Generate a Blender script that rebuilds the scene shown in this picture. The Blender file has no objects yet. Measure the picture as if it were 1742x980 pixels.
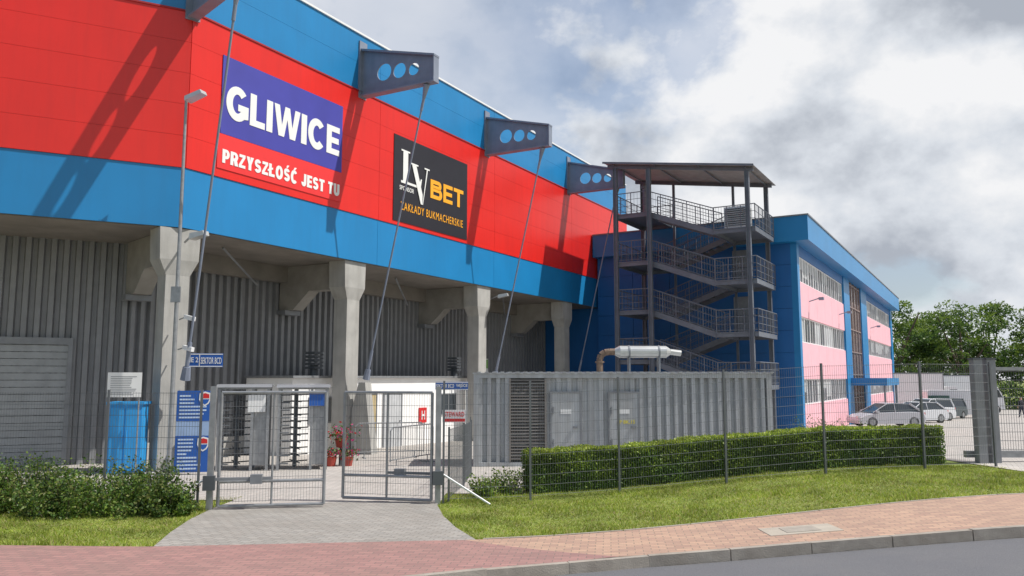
import bpy, math, random
import numpy as np
from mathutils import Vector, Matrix
random.seed(7); rng=np.random.default_rng(7)
scene=bpy.context.scene
scene.view_settings.view_transform='Standard'
scene.view_settings.look='None'; scene.view_settings.exposure=0
COL=scene.collection

# ---------------------------------------------------------------- materials
def mat(name,col,rough=.6,metal=0.,var=.12,scale=3.,bump=0.,bscale=60.,dirt=0.,dcol=(.08,.07,.06),streak=False):
    m=bpy.data.materials.new(name); m.use_nodes=True
    nt=m.node_tree; N=nt.nodes; L=nt.links
    b=N['Principled BSDF']; b.inputs['Roughness'].default_value=rough; b.inputs['Metallic'].default_value=metal
    g=N.new('ShaderNodeNewGeometry')
    n=N.new('ShaderNodeTexNoise'); n.inputs['Scale'].default_value=scale; n.inputs['Detail'].default_value=5
    L.new(g.outputs['Position'],n.inputs['Vector'])
    r=N.new('ShaderNodeValToRGB'); r.color_ramp.elements[0].position=.3; r.color_ramp.elements[1].position=.7
    r.color_ramp.elements[0].color=tuple(c*(1-var) for c in col)+(1,)
    r.color_ramp.elements[1].color=tuple(min(1,c*(1+var)) for c in col)+(1,)
    L.new(n.outputs['Fac'],r.inputs['Fac']); out=r.outputs['Color']
    if dirt>0:
        mp=N.new('ShaderNodeMapping'); mp.inputs['Scale'].default_value=(2.2,2.2,.22) if streak else (.7,.7,.7)
        L.new(g.outputs['Position'],mp.inputs['Vector'])
        n2=N.new('ShaderNodeTexNoise'); n2.inputs['Scale'].default_value=1.6; n2.inputs['Detail'].default_value=8; n2.inputs['Roughness'].default_value=.65
        L.new(mp.outputs['Vector'],n2.inputs['Vector'])
        r2=N.new('ShaderNodeMapRange'); r2.inputs['From Min'].default_value=.45; r2.inputs['From Max'].default_value=.75
        r2.inputs['To Min'].default_value=0; r2.inputs['To Max'].default_value=dirt
        L.new(n2.outputs['Fac'],r2.inputs['Value'])
        mx=N.new('ShaderNodeMix'); mx.data_type='RGBA'
        L.new(r2.outputs['Result'],mx.inputs['Factor']); L.new(out,mx.inputs['A']); mx.inputs['B'].default_value=dcol+(1,)
        out=mx.outputs['Result']
    L.new(out,b.inputs['Base Color'])
    if bump>0:
        n3=N.new('ShaderNodeTexNoise'); n3.inputs['Scale'].default_value=bscale; n3.inputs['Detail'].default_value=4
        L.new(g.outputs['Position'],n3.inputs['Vector'])
        bp=N.new('ShaderNodeBump'); bp.inputs['Strength'].default_value=bump; bp.inputs['Distance'].default_value=.02
        L.new(n3.outputs['Fac'],bp.inputs['Height']); L.new(bp.outputs['Normal'],b.inputs['Normal'])
    return m
def paver(name,c1,c2,mort,w=.2,h=.1,ang=0.,rough=.85,dirt=.35,dcol=(.12,.1,.085)):
    m=bpy.data.materials.new(name); m.use_nodes=True
    nt=m.node_tree; N=nt.nodes; L=nt.links; b=N['Principled BSDF']; b.inputs['Roughness'].default_value=rough
    g=N.new('ShaderNodeNewGeometry'); mp=N.new('ShaderNodeMapping'); mp.inputs['Rotation'].default_value=(0,0,ang)
    L.new(g.outputs['Position'],mp.inputs['Vector'])
    br=N.new('ShaderNodeTexBrick'); br.inputs['Scale'].default_value=1; br.inputs['Brick Width'].default_value=w; br.inputs['Row Height'].default_value=h
    br.inputs['Mortar Size'].default_value=.007; br.inputs['Mortar Smooth'].default_value=.2; br.inputs['Bias'].default_value=0
    br.inputs['Color1'].default_value=c1+(1,); br.inputs['Color2'].default_value=c2+(1,); br.inputs['Mortar'].default_value=mort+(1,)
    L.new(mp.outputs['Vector'],br.inputs['Vector'])
    n2=N.new('ShaderNodeTexNoise'); n2.inputs['Scale'].default_value=.9; n2.inputs['Detail'].default_value=9; n2.inputs['Roughness'].default_value=.7
    L.new(g.outputs['Position'],n2.inputs['Vector'])
    r2=N.new('ShaderNodeMapRange'); r2.inputs['From Min'].default_value=.42; r2.inputs['From Max'].default_value=.72; r2.inputs['To Max'].default_value=dirt
    L.new(n2.outputs['Fac'],r2.inputs['Value'])
    mx=N.new('ShaderNodeMix'); mx.data_type='RGBA'; L.new(r2.outputs['Result'],mx.inputs['Factor']); L.new(br.outputs['Color'],mx.inputs['A']); mx.inputs['B'].default_value=dcol+(1,)
    L.new(mx.outputs['Result'],b.inputs['Base Color'])
    bp=N.new('ShaderNodeBump'); bp.inputs['Strength'].default_value=.5; bp.inputs['Distance'].default_value=.008; bp.invert=True
    L.new(br.outputs['Fac'],bp.inputs['Height']); L.new(bp.outputs['Normal'],b.inputs['Normal'])
    return m
def leafmat(name,col,tr=.35):
    m=bpy.data.materials.new(name); m.use_nodes=True
    nt=m.node_tree; N=nt.nodes; L=nt.links; b=N['Principled BSDF']; b.inputs['Roughness'].default_value=.55
    g=N.new('ShaderNodeNewGeometry'); n=N.new('ShaderNodeTexNoise'); n.inputs['Scale'].default_value=1.3; n.inputs['Detail'].default_value=4
    L.new(g.outputs['Position'],n.inputs['Vector'])
    r=N.new('ShaderNodeValToRGB'); r.color_ramp.elements[0].position=.35; r.color_ramp.elements[1].position=.65
    r.color_ramp.elements[0].color=tuple(c*.72 for c in col)+(1,); r.color_ramp.elements[1].color=tuple(c*1.25 for c in col)+(1,)
    L.new(n.outputs['Fac'],r.inputs['Fac']); L.new(r.outputs['Color'],b.inputs['Base Color'])
    t=N.new('ShaderNodeBsdfTranslucent'); L.new(r.outputs['Color'],t.inputs['Color'])
    ms=N.new('ShaderNodeMixShader'); ms.inputs[0].default_value=tr
    L.new(b.outputs[0],ms.inputs[1]); L.new(t.outputs[0],ms.inputs[2]); L.new(ms.outputs[0],N['Material Output'].inputs['Surface'])
    return m
RED=mat('red_cladding',(.72,.020,.013),.36,var=.06,scale=.5,bump=.06,bscale=1.2,dirt=.2,dcol=(.4,.02,.02),streak=True)
BLUE=mat('blue_cladding',(.011,.205,.47),.40,var=.07,scale=.5,bump=.06,bscale=1.2,dirt=.2,dcol=(.02,.14,.31),streak=True)
BLUE2=mat('office_blue',(.012,.13,.38),.5,var=.08,scale=.6,dirt=.2,dcol=(.02,.09,.22),streak=True)
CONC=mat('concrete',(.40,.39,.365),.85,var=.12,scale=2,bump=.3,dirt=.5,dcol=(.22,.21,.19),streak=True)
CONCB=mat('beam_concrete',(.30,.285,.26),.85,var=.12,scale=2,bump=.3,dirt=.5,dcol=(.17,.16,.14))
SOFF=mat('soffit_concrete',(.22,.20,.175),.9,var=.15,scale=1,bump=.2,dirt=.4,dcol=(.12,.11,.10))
CORR=mat('corrugated_grey',(.25,.255,.265),.5,metal=.1,var=.08,dirt=.3,dcol=(.15,.15,.15),streak=True)
DARK=mat('dark_gap',(.03,.03,.035),.8)
STEEL=mat('painted_grey_steel',(.22,.25,.32),.5,metal=.05,var=.1,dirt=.25,dcol=(.12,.14,.18),streak=True)
STEELD=mat('dark_steel',(.10,.11,.12),.55,metal=.2,var=.1)
STEELT=mat('tower_steel',(.15,.165,.195),.5,metal=.1,var=.12,dirt=.25,dcol=(.09,.095,.11))
STEELL=mat('grey_steel',(.24,.25,.265),.5,metal=.2,var=.12,dirt=.2)
GALV=mat('galvanised_steel',(.32,.33,.34),.45,metal=.5,var=.15,scale=8)
POSTM=mat('fence_post_grey',(.15,.16,.17),.5,metal=.3,var=.1)
WIRE=mat('fence_wire',(.15,.16,.17),.5,metal=.4,var=.1)
WHITE=mat('white_plaster',(.86,.85,.83),.8,var=.03,dirt=.12,dcol=(.6,.57,.52),streak=True)
WPAINT=mat('white_paint',(.8,.8,.8),.35,var=.03)
SIGNW=mat('sign_white',(.8,.8,.78),.5,var=.02)
SIGNB=mat('sign_blue',(.015,.10,.40),.45,var=.03)
SIGNR=mat('sign_red',(.6,.02,.02),.45,var=.03)
NAVY=mat('banner_navy',(.05,.05,.34),.55,var=.08,scale=1,bump=.12,bscale=2)
BLACK=mat('banner_black',(.016,.015,.022),.5,var=.1,bump=.12,bscale=2)
BANR=mat('banner_red',(.78,.03,.03),.5,var=.04)
ORANGE=mat('orange_letters',(.9,.4,.02),.5,var=.03)
GLASS=mat('window_glass',(.05,.06,.07),.08,var=.3,scale=.4)
BLIND=mat('window_blind',(.45,.47,.48),.4,var=.25,scale=.8)
PINK=mat('pink_panel',(.84,.46,.52),.6,var=.04,scale=1,dirt=.12,dcol=(.65,.36,.40),streak=True)
CONT=mat('container_grey',(.44,.46,.47),.55,metal=.05,var=.08,dirt=.55,dcol=(.22,.20,.18),streak=True)
RUST=mat('rusty_pipe',(.20,.14,.10),.8,var=.3,scale=8)
CHROME=mat('muffler_aluminium',(.6,.6,.58),.35,metal=.5,var=.08,dirt=.2)
RUBBER=mat('rubber',(.02,.02,.02),.8)
ASPH=mat('asphalt',(.15,.15,.16),.9,var=.2,scale=90,bump=.5,bscale=160,dirt=.4,dcol=(.20,.195,.19))
KERB=mat('kerb_concrete',(.36,.32,.27),.9,var=.15,scale=6,bump=.3,dirt=.5,dcol=(.22,.18,.14))
SLAB=mat('pale_slab',(.44,.39,.32),.9,var=.1,scale=6,bump=.3,dirt=.4,dcol=(.30,.25,.2))
SLAB2=mat('slab_lid',(.36,.32,.27),.9,var=.12,scale=9,bump=.3,dirt=.3,dcol=(.25,.22,.18))
GRASSG=mat('lawn_soil',(.19,.24,.045),.95,var=.3,scale=2.5,bump=.6,bscale=30,dirt=.5,dcol=(.30,.26,.10))
PAVG=paver('grey_pavers',(.38,.355,.32),(.30,.285,.26),(.18,.165,.145),.2,.1,.3,dirt=.5,dcol=(.21,.185,.155))
PAVR=paver('red_pavers',(.40,.215,.19),(.31,.17,.155),(.21,.155,.135),.2,.1,.12,dirt=.45,dcol=(.22,.16,.135))
PAVT=paver('tan_pavers',(.54,.35,.245),(.40,.25,.19),(.26,.20,.155),.2,.1,.12,dirt=.45,dcol=(.30,.215,.165))
PAVY=paver('yard_pavers',(.50,.46,.42),(.42,.39,.36),(.26,.24,.21),.2,.2,.5,dcol=(.29,.26,.225))
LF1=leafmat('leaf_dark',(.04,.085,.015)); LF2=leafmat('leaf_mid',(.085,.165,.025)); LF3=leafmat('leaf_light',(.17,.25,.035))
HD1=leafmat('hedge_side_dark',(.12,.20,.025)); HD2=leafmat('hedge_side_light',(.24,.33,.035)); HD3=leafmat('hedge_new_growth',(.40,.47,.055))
BARK=mat('bark',(.12,.09,.065),.95,var=.3,scale=8)
COREG=mat('hedge_core',(.06,.10,.018),.95)

# ---------------------------------------------------------------- mesh builder
ORIG={}
class MB:
    def __init__(s,M=None): s.v=[];s.f=[];s.m=[];s.M=M or Matrix.Identity(4);s.mi=0
    def add(s,vs,fs):
        b=len(s.v); M=s.M
        s.v+= [tuple(M@Vector(p)) for p in vs]; s.f+=[tuple(i+b for i in f) for f in fs]; s.m+=[s.mi]*len(fs)
    def hexa(s,p): s.add(p,[(0,3,2,1),(4,5,6,7),(0,1,5,4),(1,2,6,5),(2,3,7,6),(3,0,4,7)])
    def box(s,x0,x1,y0,y1,z0,z1): s.hexa([(x0,y0,z0),(x1,y0,z0),(x1,y1,z0),(x0,y1,z0),(x0,y0,z1),(x1,y0,z1),(x1,y1,z1),(x0,y1,z1)])
    def prism(s,poly,z0,z1):
        n=len(poly); s.add([(x,y,z0) for x,y in poly]+[(x,y,z1) for x,y in poly],[tuple(range(n))[::-1],tuple(range(n,2*n))]+[(i,(i+1)%n,n+(i+1)%n,n+i) for i in range(n)])
    def exty(s,poly,y0,y1):
        n=len(poly); s.add([(x,y0,z) for x,z in poly]+[(x,y1,z) for x,z in poly],[tuple(range(n)),tuple(range(n,2*n))[::-1]]+[(i,n+i,n+(i+1)%n,(i+1)%n) for i in range(n)])
    def extx(s,poly,x0,x1):
        n=len(poly); s.add([(x0,y,z) for y,z in poly]+[(x1,y,z) for y,z in poly],[tuple(range(n))[::-1],tuple(range(n,2*n))]+[(i,(i+1)%n,n+(i+1)%n,n+i) for i in range(n)])
    def tube(s,a,b,r,n=6,r2=None):
        a=Vector(a);b=Vector(b);d=b-a
        if d.length<1e-6: return
        r2=r if r2 is None else r2
        q=d.to_track_quat('Z','Y'); vs=[];
        for c,rr in((a,r),(b,r2)):
            for i in range(n):
                t=2*math.pi*(i+.5)/n; vs.append(tuple(c+q@Vector((math.cos(t)*rr,math.sin(t)*rr,0))))
        s.add(vs,[tuple(range(n))[::-1],tuple(range(n,2*n))]+[(i,(i+1)%n,n+(i+1)%n,n+i) for i in range(n)])
    def path(s,pts,r,n=6):
        for a,b in zip(pts[:-1],pts[1:]): s.tube(a,b,r,n)
    def stroke(s,pts,t,y0,y1):
        n=len(pts); L_=[];R_=[]
        for i in range(n):
            a=pts[max(0,i-1)];b=pts[min(n-1,i+1)]; dx,dz=b[0]-a[0],b[1]-a[1]; l=math.hypot(dx,dz) or 1
            nx,nz=-dz/l*t/2,dx/l*t/2; L_.append((pts[i][0]+nx,pts[i][1]+nz)); R_.append((pts[i][0]-nx,pts[i][1]-nz))
        vs=[(p[0],y,p[1]) for y in(y0,y1) for q in zip(L_,R_) for p in q]; o=2*n; fs=[]
        for i in range(n-1):
            a,b,c,d=2*i,2*i+1,2*i+3,2*i+2
            fs+=[(a,b,c,d),(o+a,o+d,o+c,o+b),(a,d,o+d,o+a),(b,o+b,o+c,c)]
        fs+=[(0,o,o+1,1),(2*n-2,2*n-1,o+2*n-1,o+2*n-2)]; s.add(vs,fs)
    def corr(s,x0,x1,z0,z1,y,pitch,depth):
        xs=[];x=x0
        while x<x1-1e-6:
            for fx,d in((0,0),(.4,0),(.52,1),(.88,1)):
                xx=x+fx*pitch
                if xx<=x1: xs.append((xx,y+d*depth))
            x+=pitch
        xs.append((x1,y)); n=len(xs)
        s.add([(a,b,z0) for a,b in xs]+[(a,b,z1) for a,b in xs],[(i,i+1,n+i+1,n+i) for i in range(n-1)])
    def obj(s,name,parent=None,mats=(),label=None,cat=None,group=None,kind=None,smooth=False,recalc=True,origin=None):
        me=bpy.data.meshes.new(name); V=np.array(s.v)
        o=Vector(origin) if origin is not None else Vector(((V[:,0].min()+V[:,0].max())/2,(V[:,1].min()+V[:,1].max())/2,V[:,2].min()))
        me.from_pydata([tuple(Vector(p)-o) for p in s.v],[],s.f)
        for m in mats: me.materials.append(m)
        me.polygons.foreach_set('material_index',s.m)
        if recalc:
            import bmesh
            bm=bmesh.new(); bm.from_mesh(me); bmesh.ops.recalc_face_normals(bm,faces=bm.faces); bm.to_mesh(me); bm.free()
        if smooth: me.polygons.foreach_set('use_smooth',[True]*len(me.polygons))
        me.update()
        return reg(bpy.data.objects.new(name,me),parent,o,label,cat,group,kind)
def reg(ob,parent,o,label=None,cat=None,group=None,kind=None):
    COL.objects.link(ob); ORIG[ob.name]=Vector(o)
    if parent: ob.parent=parent; ob.location=Vector(o)-ORIG[parent.name]
    else: ob.location=o
    if label: ob['label']=label
    if cat: ob['category']=cat
    if group: ob['group']=group
    if kind: ob['kind']=kind
    return ob
def thing(name,loc,label,cat,group=None):
    return reg(bpy.data.objects.new(name,None),None,Vector(loc),label,cat,group)
def frame(o,ex):
    ex=Vector((ex[0],ex[1],0)).normalized(); ey=Vector((-ex.y,ex.x,0))
    M=Matrix.Identity(4)
    for i,c in enumerate((ex,ey,Vector((0,0,1)),Vector(o))):
        for j in range(3): M[j][i]=c[j]
    return M
def letters(body,M,x0,x1,z0,z1,y,mt,parent,off=0.,name='lettering',shear=0.,space=1.):
    cu=bpy.data.curves.new('t','FONT'); cu.body=body; cu.offset=off; cu.extrude=.004; cu.resolution_u=4; cu.space_character=space
    ob=bpy.data.objects.new('t',cu); COL.objects.link(ob)
    bpy.context.view_layer.update(); dg=bpy.context.evaluated_depsgraph_get()
    me=bpy.data.meshes.new_from_object(ob.evaluated_get(dg)); bpy.data.objects.remove(ob)
    V=[v.co.copy() for v in me.vertices]
    a0=min(v.x for v in V);a1=max(v.x for v in V);b0=min(v.y for v in V);b1=max(v.y for v in V)
    mb=MB(M); vs=[]
    for v in V:
        zz=(v.y-b0)/(b1-b0)
        vs.append((x0+(v.x-a0)/(a1-a0)*(x1-x0)+shear*zz, y-(v.z+.004), z0+zz*(z1-z0)))
    mb.add(vs,[tuple(p.vertices) for p in me.polygons]); bpy.data.meshes.remove(me)
    return mb.obj(name,parent,[mt],recalc=False)

# ---------------------------------------------------------------- terrain
def ss(t):
    t=min(1,max(0,t)); return t*t*(3-2*t)
def T(x,y):
    b=.45*ss((x+.5)/9)*(1-ss((y-19.5)/5.))
    return -.02*(min(max(y,-5),130)-14.5)+b
KP=[(-40,4),(-8,6.9),(-3,8.3),(-1.5,8.95),(-.34,9.5),(1.2,9.93),(3.5,10.05),(6.3,10.12),(14,10.4),(45,11.3)]
BP=[(-40,12.5),(-14,11.3),(-6.8,10.95),(-4.8,10.85),(-.58,11.35),(3.45,12.0),(8,12.8),(14,13.9),(45,19.5)]
kx,ky=zip(*KP); bx,by=zip(*BP)
yk=lambda x: float(np.interp(x,kx,ky)); yb=lambda x: float(np.interp(x,bx,by))
def axis(lo,a,b,hi,st,n):
    return sorted(set([round(v,3) for v in list(lo+(a-lo)*(1-np.linspace(1,0,n)**2))]+[round(v,3) for v in np.arange(a,b+1e-6,st)]+[round(v,3) for v in list(b+(hi-b)*np.linspace(0,1,n)**2)]))
def grid(name,xs,ys,zf,mats,**k):
    mb=MB(); nx=len(xs)
    mb.v=[(x,y,zf(x,y)) for y in ys for x in xs]
    mb.f=[(j*nx+i,j*nx+i+1,(j+1)*nx+i+1,(j+1)*nx+i) for j in range(len(ys)-1) for i in range(nx-1)]
    mb.m=[0]*len(mb.f)
    return mb.obj(name,None,mats,recalc=False,smooth=True,origin=(0,0,0),**k)
gx=axis(-900,-20,26,900,.5,14); gy=axis(-300,5,30,1500,.5,16)
gy=sorted(set(gy+[60.,90.,130.]))
grid('ground',gx,gy,lambda x,y:T(x,y)-.015-.3*ss((yb(x)-.35-y)/.6),[GRASSG],kind='structure',label='grassy sloping ground around the stadium',cat='ground')
def stripf(name,xs,f0,f1,nv,off,mats,pw=1,**k):
    mb=MB(); 
    for x in xs:
        a,b=f0(x),f1(x)
        for j in range(nv+1):
            y=a+(b-a)*(j/nv)**pw; mb.v.append((x,y,T(x,y)+off))
    n=nv+1
    mb.f=[(i*n+j,(i+1)*n+j,(i+1)*n+j+1,i*n+j+1) for i in range(len(xs)-1) for j in range(nv)]
    mb.m=[0]*len(mb.f)
    return mb.obj(name,None,mats,recalc=False,smooth=True,origin=(0,0,0),**k)
sx=[-40,-30,-20]+list(np.arange(-15,16,.5))+[20,30,45]
stripf('road',sx,lambda x:-14,lambda x:yk(x)-.10,40,-.11,[ASPH],kind='structure',label='grey asphalt road beside the kerb',cat='road')
def pave(side,mt,lab):
    mb=MB(); nv=10
    us=np.linspace(0,1,80)**2
    for u in us:
        for j in range(nv+1):
            v=j/nv; xb=1.3-1.95*v; x=xb+(u*(-40-xb) if side<0 else u*(45-xb))
            y=yk(x)+.02+(yb(x)-yk(x)-.02)*v; mb.v.append((x,y,T(x,y)+.012))
    n=nv+1
    for i in range(len(us)-1):
        for j in range(nv):
            q=(i*n+j,(i+1)*n+j,(i+1)*n+j+1,i*n+j+1); mb.f.append(q if side>0 else q[::-1])
    mb.m=[0]*len(mb.f); mb.obj('pavement',None,[mt],recalc=False,smooth=True,origin=(0,0,0),kind='structure',label=lab,cat='pavement')
pave(-1,PAVR,'red brick pavement along the road'); pave(1,PAVT,'tan brick pavement with manhole cover')
mb=MB(); A=[(-4.75,10.87),(-5.0,12),(-5.2,13.2),(-5.3,14.5),(-5.3,15)]; B=[(-.5,11.37),(-.85,12.4),(-1.15,13.6),(-1.35,14.8),(-1.4,15.4)]
for a,b in zip(A,B):
    for j in range(11):
        t=j/10; x=a[0]+(b[0]-a[0])*t; y=a[1]+(b[1]-a[1])*t; mb.v.append((x,y,T(x,y)+.010))
mb.f=[(i*11+j,i*11+j+1,(i+1)*11+j+1,(i+1)*11+j) for i in range(4) for j in range(10)]; mb.m=[0]*len(mb.f)
mb.obj('driveway',None,[PAVG],recalc=False,origin=(0,0,0),kind='structure',label='grey paved driveway to the gate',cat='driveway')
def y0(x):
    if x<-5.3: return 15.6
    if x<-1.35: return 15+(x+5.3)*.1
    if x<0.2: return 16.6
    if x<10.4: return 17.8+.19*x
    return 15.4+(x-10.4)*.22
yx=sorted(list(np.arange(-30,30,1.0))+[-5.301,-5.3,-1.351,-1.35,.199,.2,10.399,10.4]+[35,45,60,80,110])
stripf('yard',yx,y0,lambda x:128,90,.006,[PAVY],kind='structure',label='light paved yard and car park',cat='yard',pw=1.6)
mb=MB(); pts=[]
for x in np.arange(-14,30,.02): pts.append(Vector((x,yk(x),0)))
acc=0;last=pts[0];st=[pts[0]]
for p in pts[1:]:
    acc+=(p-last).length; last=p
    if acc>=1.: st.append(p); acc=0
for a,b in zip(st[:-1],st[1:]):
    d=(b-a).normalized(); n=Vector((-d.y,d.x,0)); a2=a+d*.006; b2=b-d*.006
    c=[]; jz=random.uniform(-.004,.006)
    for dz in(-.35,.016+jz):
        for p,o in((a2,-.12+(.02 if dz>0 else 0)),(b2,-.12+(.02 if dz>0 else 0)),(b2,.0),(a2,.0)):
            q=p+n*(o+.02); c.append((q.x,q.y,T(q.x,q.y)+dz))
    mb.hexa(c)
mb.obj('kerb',None,[KERB],kind='structure',label='weathered concrete kerb between pavement and road',cat='kerb')
mb=MB()
for x in list(np.arange(-.4,16,1.)):
    x2=x+.985; c=[]
    for dz in(-.1,.020):
        for xx,o in((x,0),(x2,0),(x2,.05),(x,.05)): c.append((xx,yb(xx)+o,T(xx,yb(xx))+dz))
    mb.hexa(c)
mb.obj('lawn_edging',None,[KERB],kind='structure',label='thin concrete edging of the lawn',cat='kerb')
th=thing('manhole_cover',(3.8,10.9,T(3.8,10.9)),'pale rectangular concrete manhole slab set in the brick pavement','manhole cover')
def flat(x0,x1,y0_,y1,t0,t1):
    m=MB(); m.hexa([(x,y,T(x,y)+t) for t in(t0,t1) for x,y in((x0,y0_),(x1,y0_),(x1,y1),(x0,y1))]); return m
flat(3.35,4.3,10.6,11.15,-.1,.018).obj('slab',th,[SLAB]); flat(3.60,4.05,10.71,11.05,.0185,.023).obj('lid',th,[SLAB2])

# ---------------------------------------------------------------- stadium
C0=Vector((-8.92,21.24,0)); d2=(.491,.871); d1=(.888,.460)
F2=frame(C0,d2); F1=frame(C0,d1)
Wc=math.cos(math.radians(16.6)); bis=Vector((-.694,.719,0))
stad=thing('stadium_stand',(C0.x,C0.y,T(C0.x,C0.y)),'football stadium stand with red and blue cladding on concrete columns','stadium')
ZB,ZR,ZT,ZU=6.35,8.0,12.45,14.55
S1=-16; S2=33.; S3=62.
def clad(z0,z1,rows,mt,name,y=0.,lab=None):
    mb=MB(F2)
    for F,a,b in((F1,S1,0),(F2,0,S2)):
        mb.M=F
        mb.mi=1; mb.box(a,b-.02 if F is F1 else b,y+.05,y+.14,z0+.01,z1-.01); mb.mi=0
        n=round((b-a)/8.6); w=(b-a)/n; h=(z1-z0)/rows
        for i in range(n):
            for j in range(rows):
                g=.006; mb.box(a+i*w+(g if i else 0),a+(i+1)*w-(g if i<n-1 else 0),y,y+.05,z0+j*h+(.0035 if j else 0),z0+(j+1)*h-(.0035 if j<rows-1 else 0))
    return mb.obj(name,stad,[mt,DARK],label=lab)
clad(ZB,ZR-.004,1,BLUE,'lower_fascia',0,'blue lower cladding band')
clad(ZR+.002,ZT-.002,5,RED,'red_cladding',-.03,'red middle cladding band')
clad(ZT+.004,ZU,2,BLUE,'upper_fascia',0,'blue upper cladding band')
mb=MB(F1); mb.box(S1,0,-.05,.5,ZU,ZU+.07); mb.M=F2; mb.box(0,S2,-.05,.5,ZU+.001,ZU+.072); mb.obj('roof_edge',stad,[WPAINT])
mb=MB(F1); mb.box(S1,0,-.06,.0,ZT-.03,ZT+.02); mb.M=F2; mb.box(0.01,S2,-.06,.0,ZT-.03,ZT+.02); mb.obj('flashing',stad,[mat('dark_red',(.35,.01,.01),.5)])
w=lambda F,x,y:(F@Vector((x,y,0))).to_2d()[:]
inn=lambda t:(C0+bis*(t/Wc)).to_2d()[:]
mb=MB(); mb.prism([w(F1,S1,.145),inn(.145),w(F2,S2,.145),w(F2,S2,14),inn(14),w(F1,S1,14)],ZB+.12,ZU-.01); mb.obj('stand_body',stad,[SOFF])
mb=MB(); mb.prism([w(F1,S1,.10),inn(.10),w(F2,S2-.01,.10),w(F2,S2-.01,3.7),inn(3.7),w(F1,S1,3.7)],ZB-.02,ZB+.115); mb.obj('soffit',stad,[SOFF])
mb=MB()
WY=3.45
mb.M=F1; k1=(Matrix(F1).inverted()@Vector((*inn(WY),0))).x; mb.corr(S1,k1,-.6,ZB-.02,WY,.32,.13)
mb.M=F2; k2=(Matrix(F2).inverted()@Vector((*inn(WY),0))).x; mb.corr(k2,S3,-1.2,ZB-.02,WY,.32,.13)
mb.obj('corrugated_wall',stad,[CORR],recalc=False)
mb=MB(); mb.prism([w(F1,S1,3.60),inn(3.60),w(F2,S3,3.60),w(F2,S3,14),inn(14),w(F1,S1,14)],-1.5,ZB+.1); mb.obj('rear_body',stad,[DARK])
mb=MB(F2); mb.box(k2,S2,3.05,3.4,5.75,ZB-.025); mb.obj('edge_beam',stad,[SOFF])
def column(F,s,z0,capz=5.0):
    c=MB(F); hw=.32
    def sec(h1,h2,z): return [(s-h1,.45-h2,z),(s+h1,.45-h2,z),(s+h1,.45+h2,z),(s-h1,.45+h2,z)]
    c.hexa(sec(hw,.29,z0-.3)+sec(hw,.29,capz)); c.hexa(sec(hw,.29,capz)+sec(.52,.36,capz+.42)); c.hexa(sec(.52,.36,capz+.42)+sec(.55,.36,ZB-.022))
    c.obj('column',stad,[CONC])
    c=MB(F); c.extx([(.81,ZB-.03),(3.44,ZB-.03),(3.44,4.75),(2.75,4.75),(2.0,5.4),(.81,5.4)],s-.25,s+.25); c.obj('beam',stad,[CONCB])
    c=MB(F); c.box(s-.38,s+.38,3.0,3.4,4.58,4.74); c.obj('bearing_plate',stad,[STEELL])
def holeplate(F,s,prof,holes,th):
    cu=bpy.data.curves.new('t','CURVE'); cu.dimensions='2D'; cu.fill_mode='BOTH'; cu.extrude=th/2
    def sp(pts):
        q=cu.splines.new('POLY'); q.points.add(len(pts)-1); q.use_cyclic_u=True
        for i,p in enumerate(pts): q.points[i].co=(p[0],p[1],0,1)
    sp(prof)
    for a,b,r in holes: sp([(a+r*math.cos(t),b+r*math.sin(t)) for t in np.linspace(0,2*math.pi,33)[:-1]])
    ob=bpy.data.objects.new('t',cu); COL.objects.link(ob); bpy.context.view_layer.update()
    me=bpy.data.meshes.new_from_object(ob.evaluated_get(bpy.context.evaluated_depsgraph_get())); bpy.data.objects.remove(ob)
    vs=[(s+v.co.z,-v.co.x,v.co.y) for v in me.vertices]; fs=[tuple(p.vertices) for p in me.polygons]; bpy.data.meshes.remove(me); return vs,fs
def bracket(F,s):
    prof=[(0,12.3),(3.2,12.28),(3.2,13.12),(0,13.96)]
    m=MB(F)
    vs,fs=holeplate(F,s,prof,[(1.03,13.0,.31),(1.7,12.93,.27),(2.31,12.86,.22)],.04); m.add(vs,fs)
    m.hexa([(s-.16,0,12.24),(s+.16,0,12.24),(s+.16,-3.25,12.22),(s-.16,-3.25,12.22),(s-.16,0,12.30),(s+.16,0,12.30),(s+.16,-3.25,12.28),(s-.16,-3.25,12.28)])
    m.hexa([(s-.16,0,13.96),(s+.16,0,13.96),(s+.16,-3.25,13.11),(s-.16,-3.25,13.11),(s-.16,0,14.03),(s+.16,0,14.03),(s+.16,-3.25,13.18),(s-.16,-3.25,13.18)])
    m.box(s-.15,s+.15,-3.24,-3.2,12.28,13.12)
    m.box(s-.2,s+.2,-.06,.0,12.2,14.3)
    m.obj('bracket',stad,[STEEL])
    m=MB(F); a=Vector((s,-2.85,12.2)); b=Vector((s+.1,-.40,2.25))
    d=(b-a).normalized()
    m.tube(a,a+d*.5,.12,8,.05); m.tube(a+d*.4,a+d*.9,.05,8); m.tube(a,b,.032,8); m.tube(b-d*1.0,b,.055,8); m.tube(b-d*.35,b,.10,8,.13)
    m.obj('tie_rod',stad,[STEEL])
def anchor(F,s,zg):
    m=MB(F); m.extx([(-.85,zg-.2),(0.08,zg-.2),(.08,1.2),(-.2,2.15),(-.48,2.15),(-.58,1.4)],s-.15,s+.17); m.obj('anchor_block',stad,[CONC])
for s in(7.2,15.8,24.4):
    p=F2@Vector((s,0,0)); z0=T(p.x,p.y); column(F2,s,z0); bracket(F2,s); anchor(F2,s+.1,z0)
FB=frame(C0,(.719,.694))
column(FB,0,T(C0.x,C0.y),5.05); bracket(FB,0); 
column(F1,-9,-.1)
M=F1@Matrix.Translation((k1-3.6,3.40,0)); m=MB(M); m.mi=0
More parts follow.
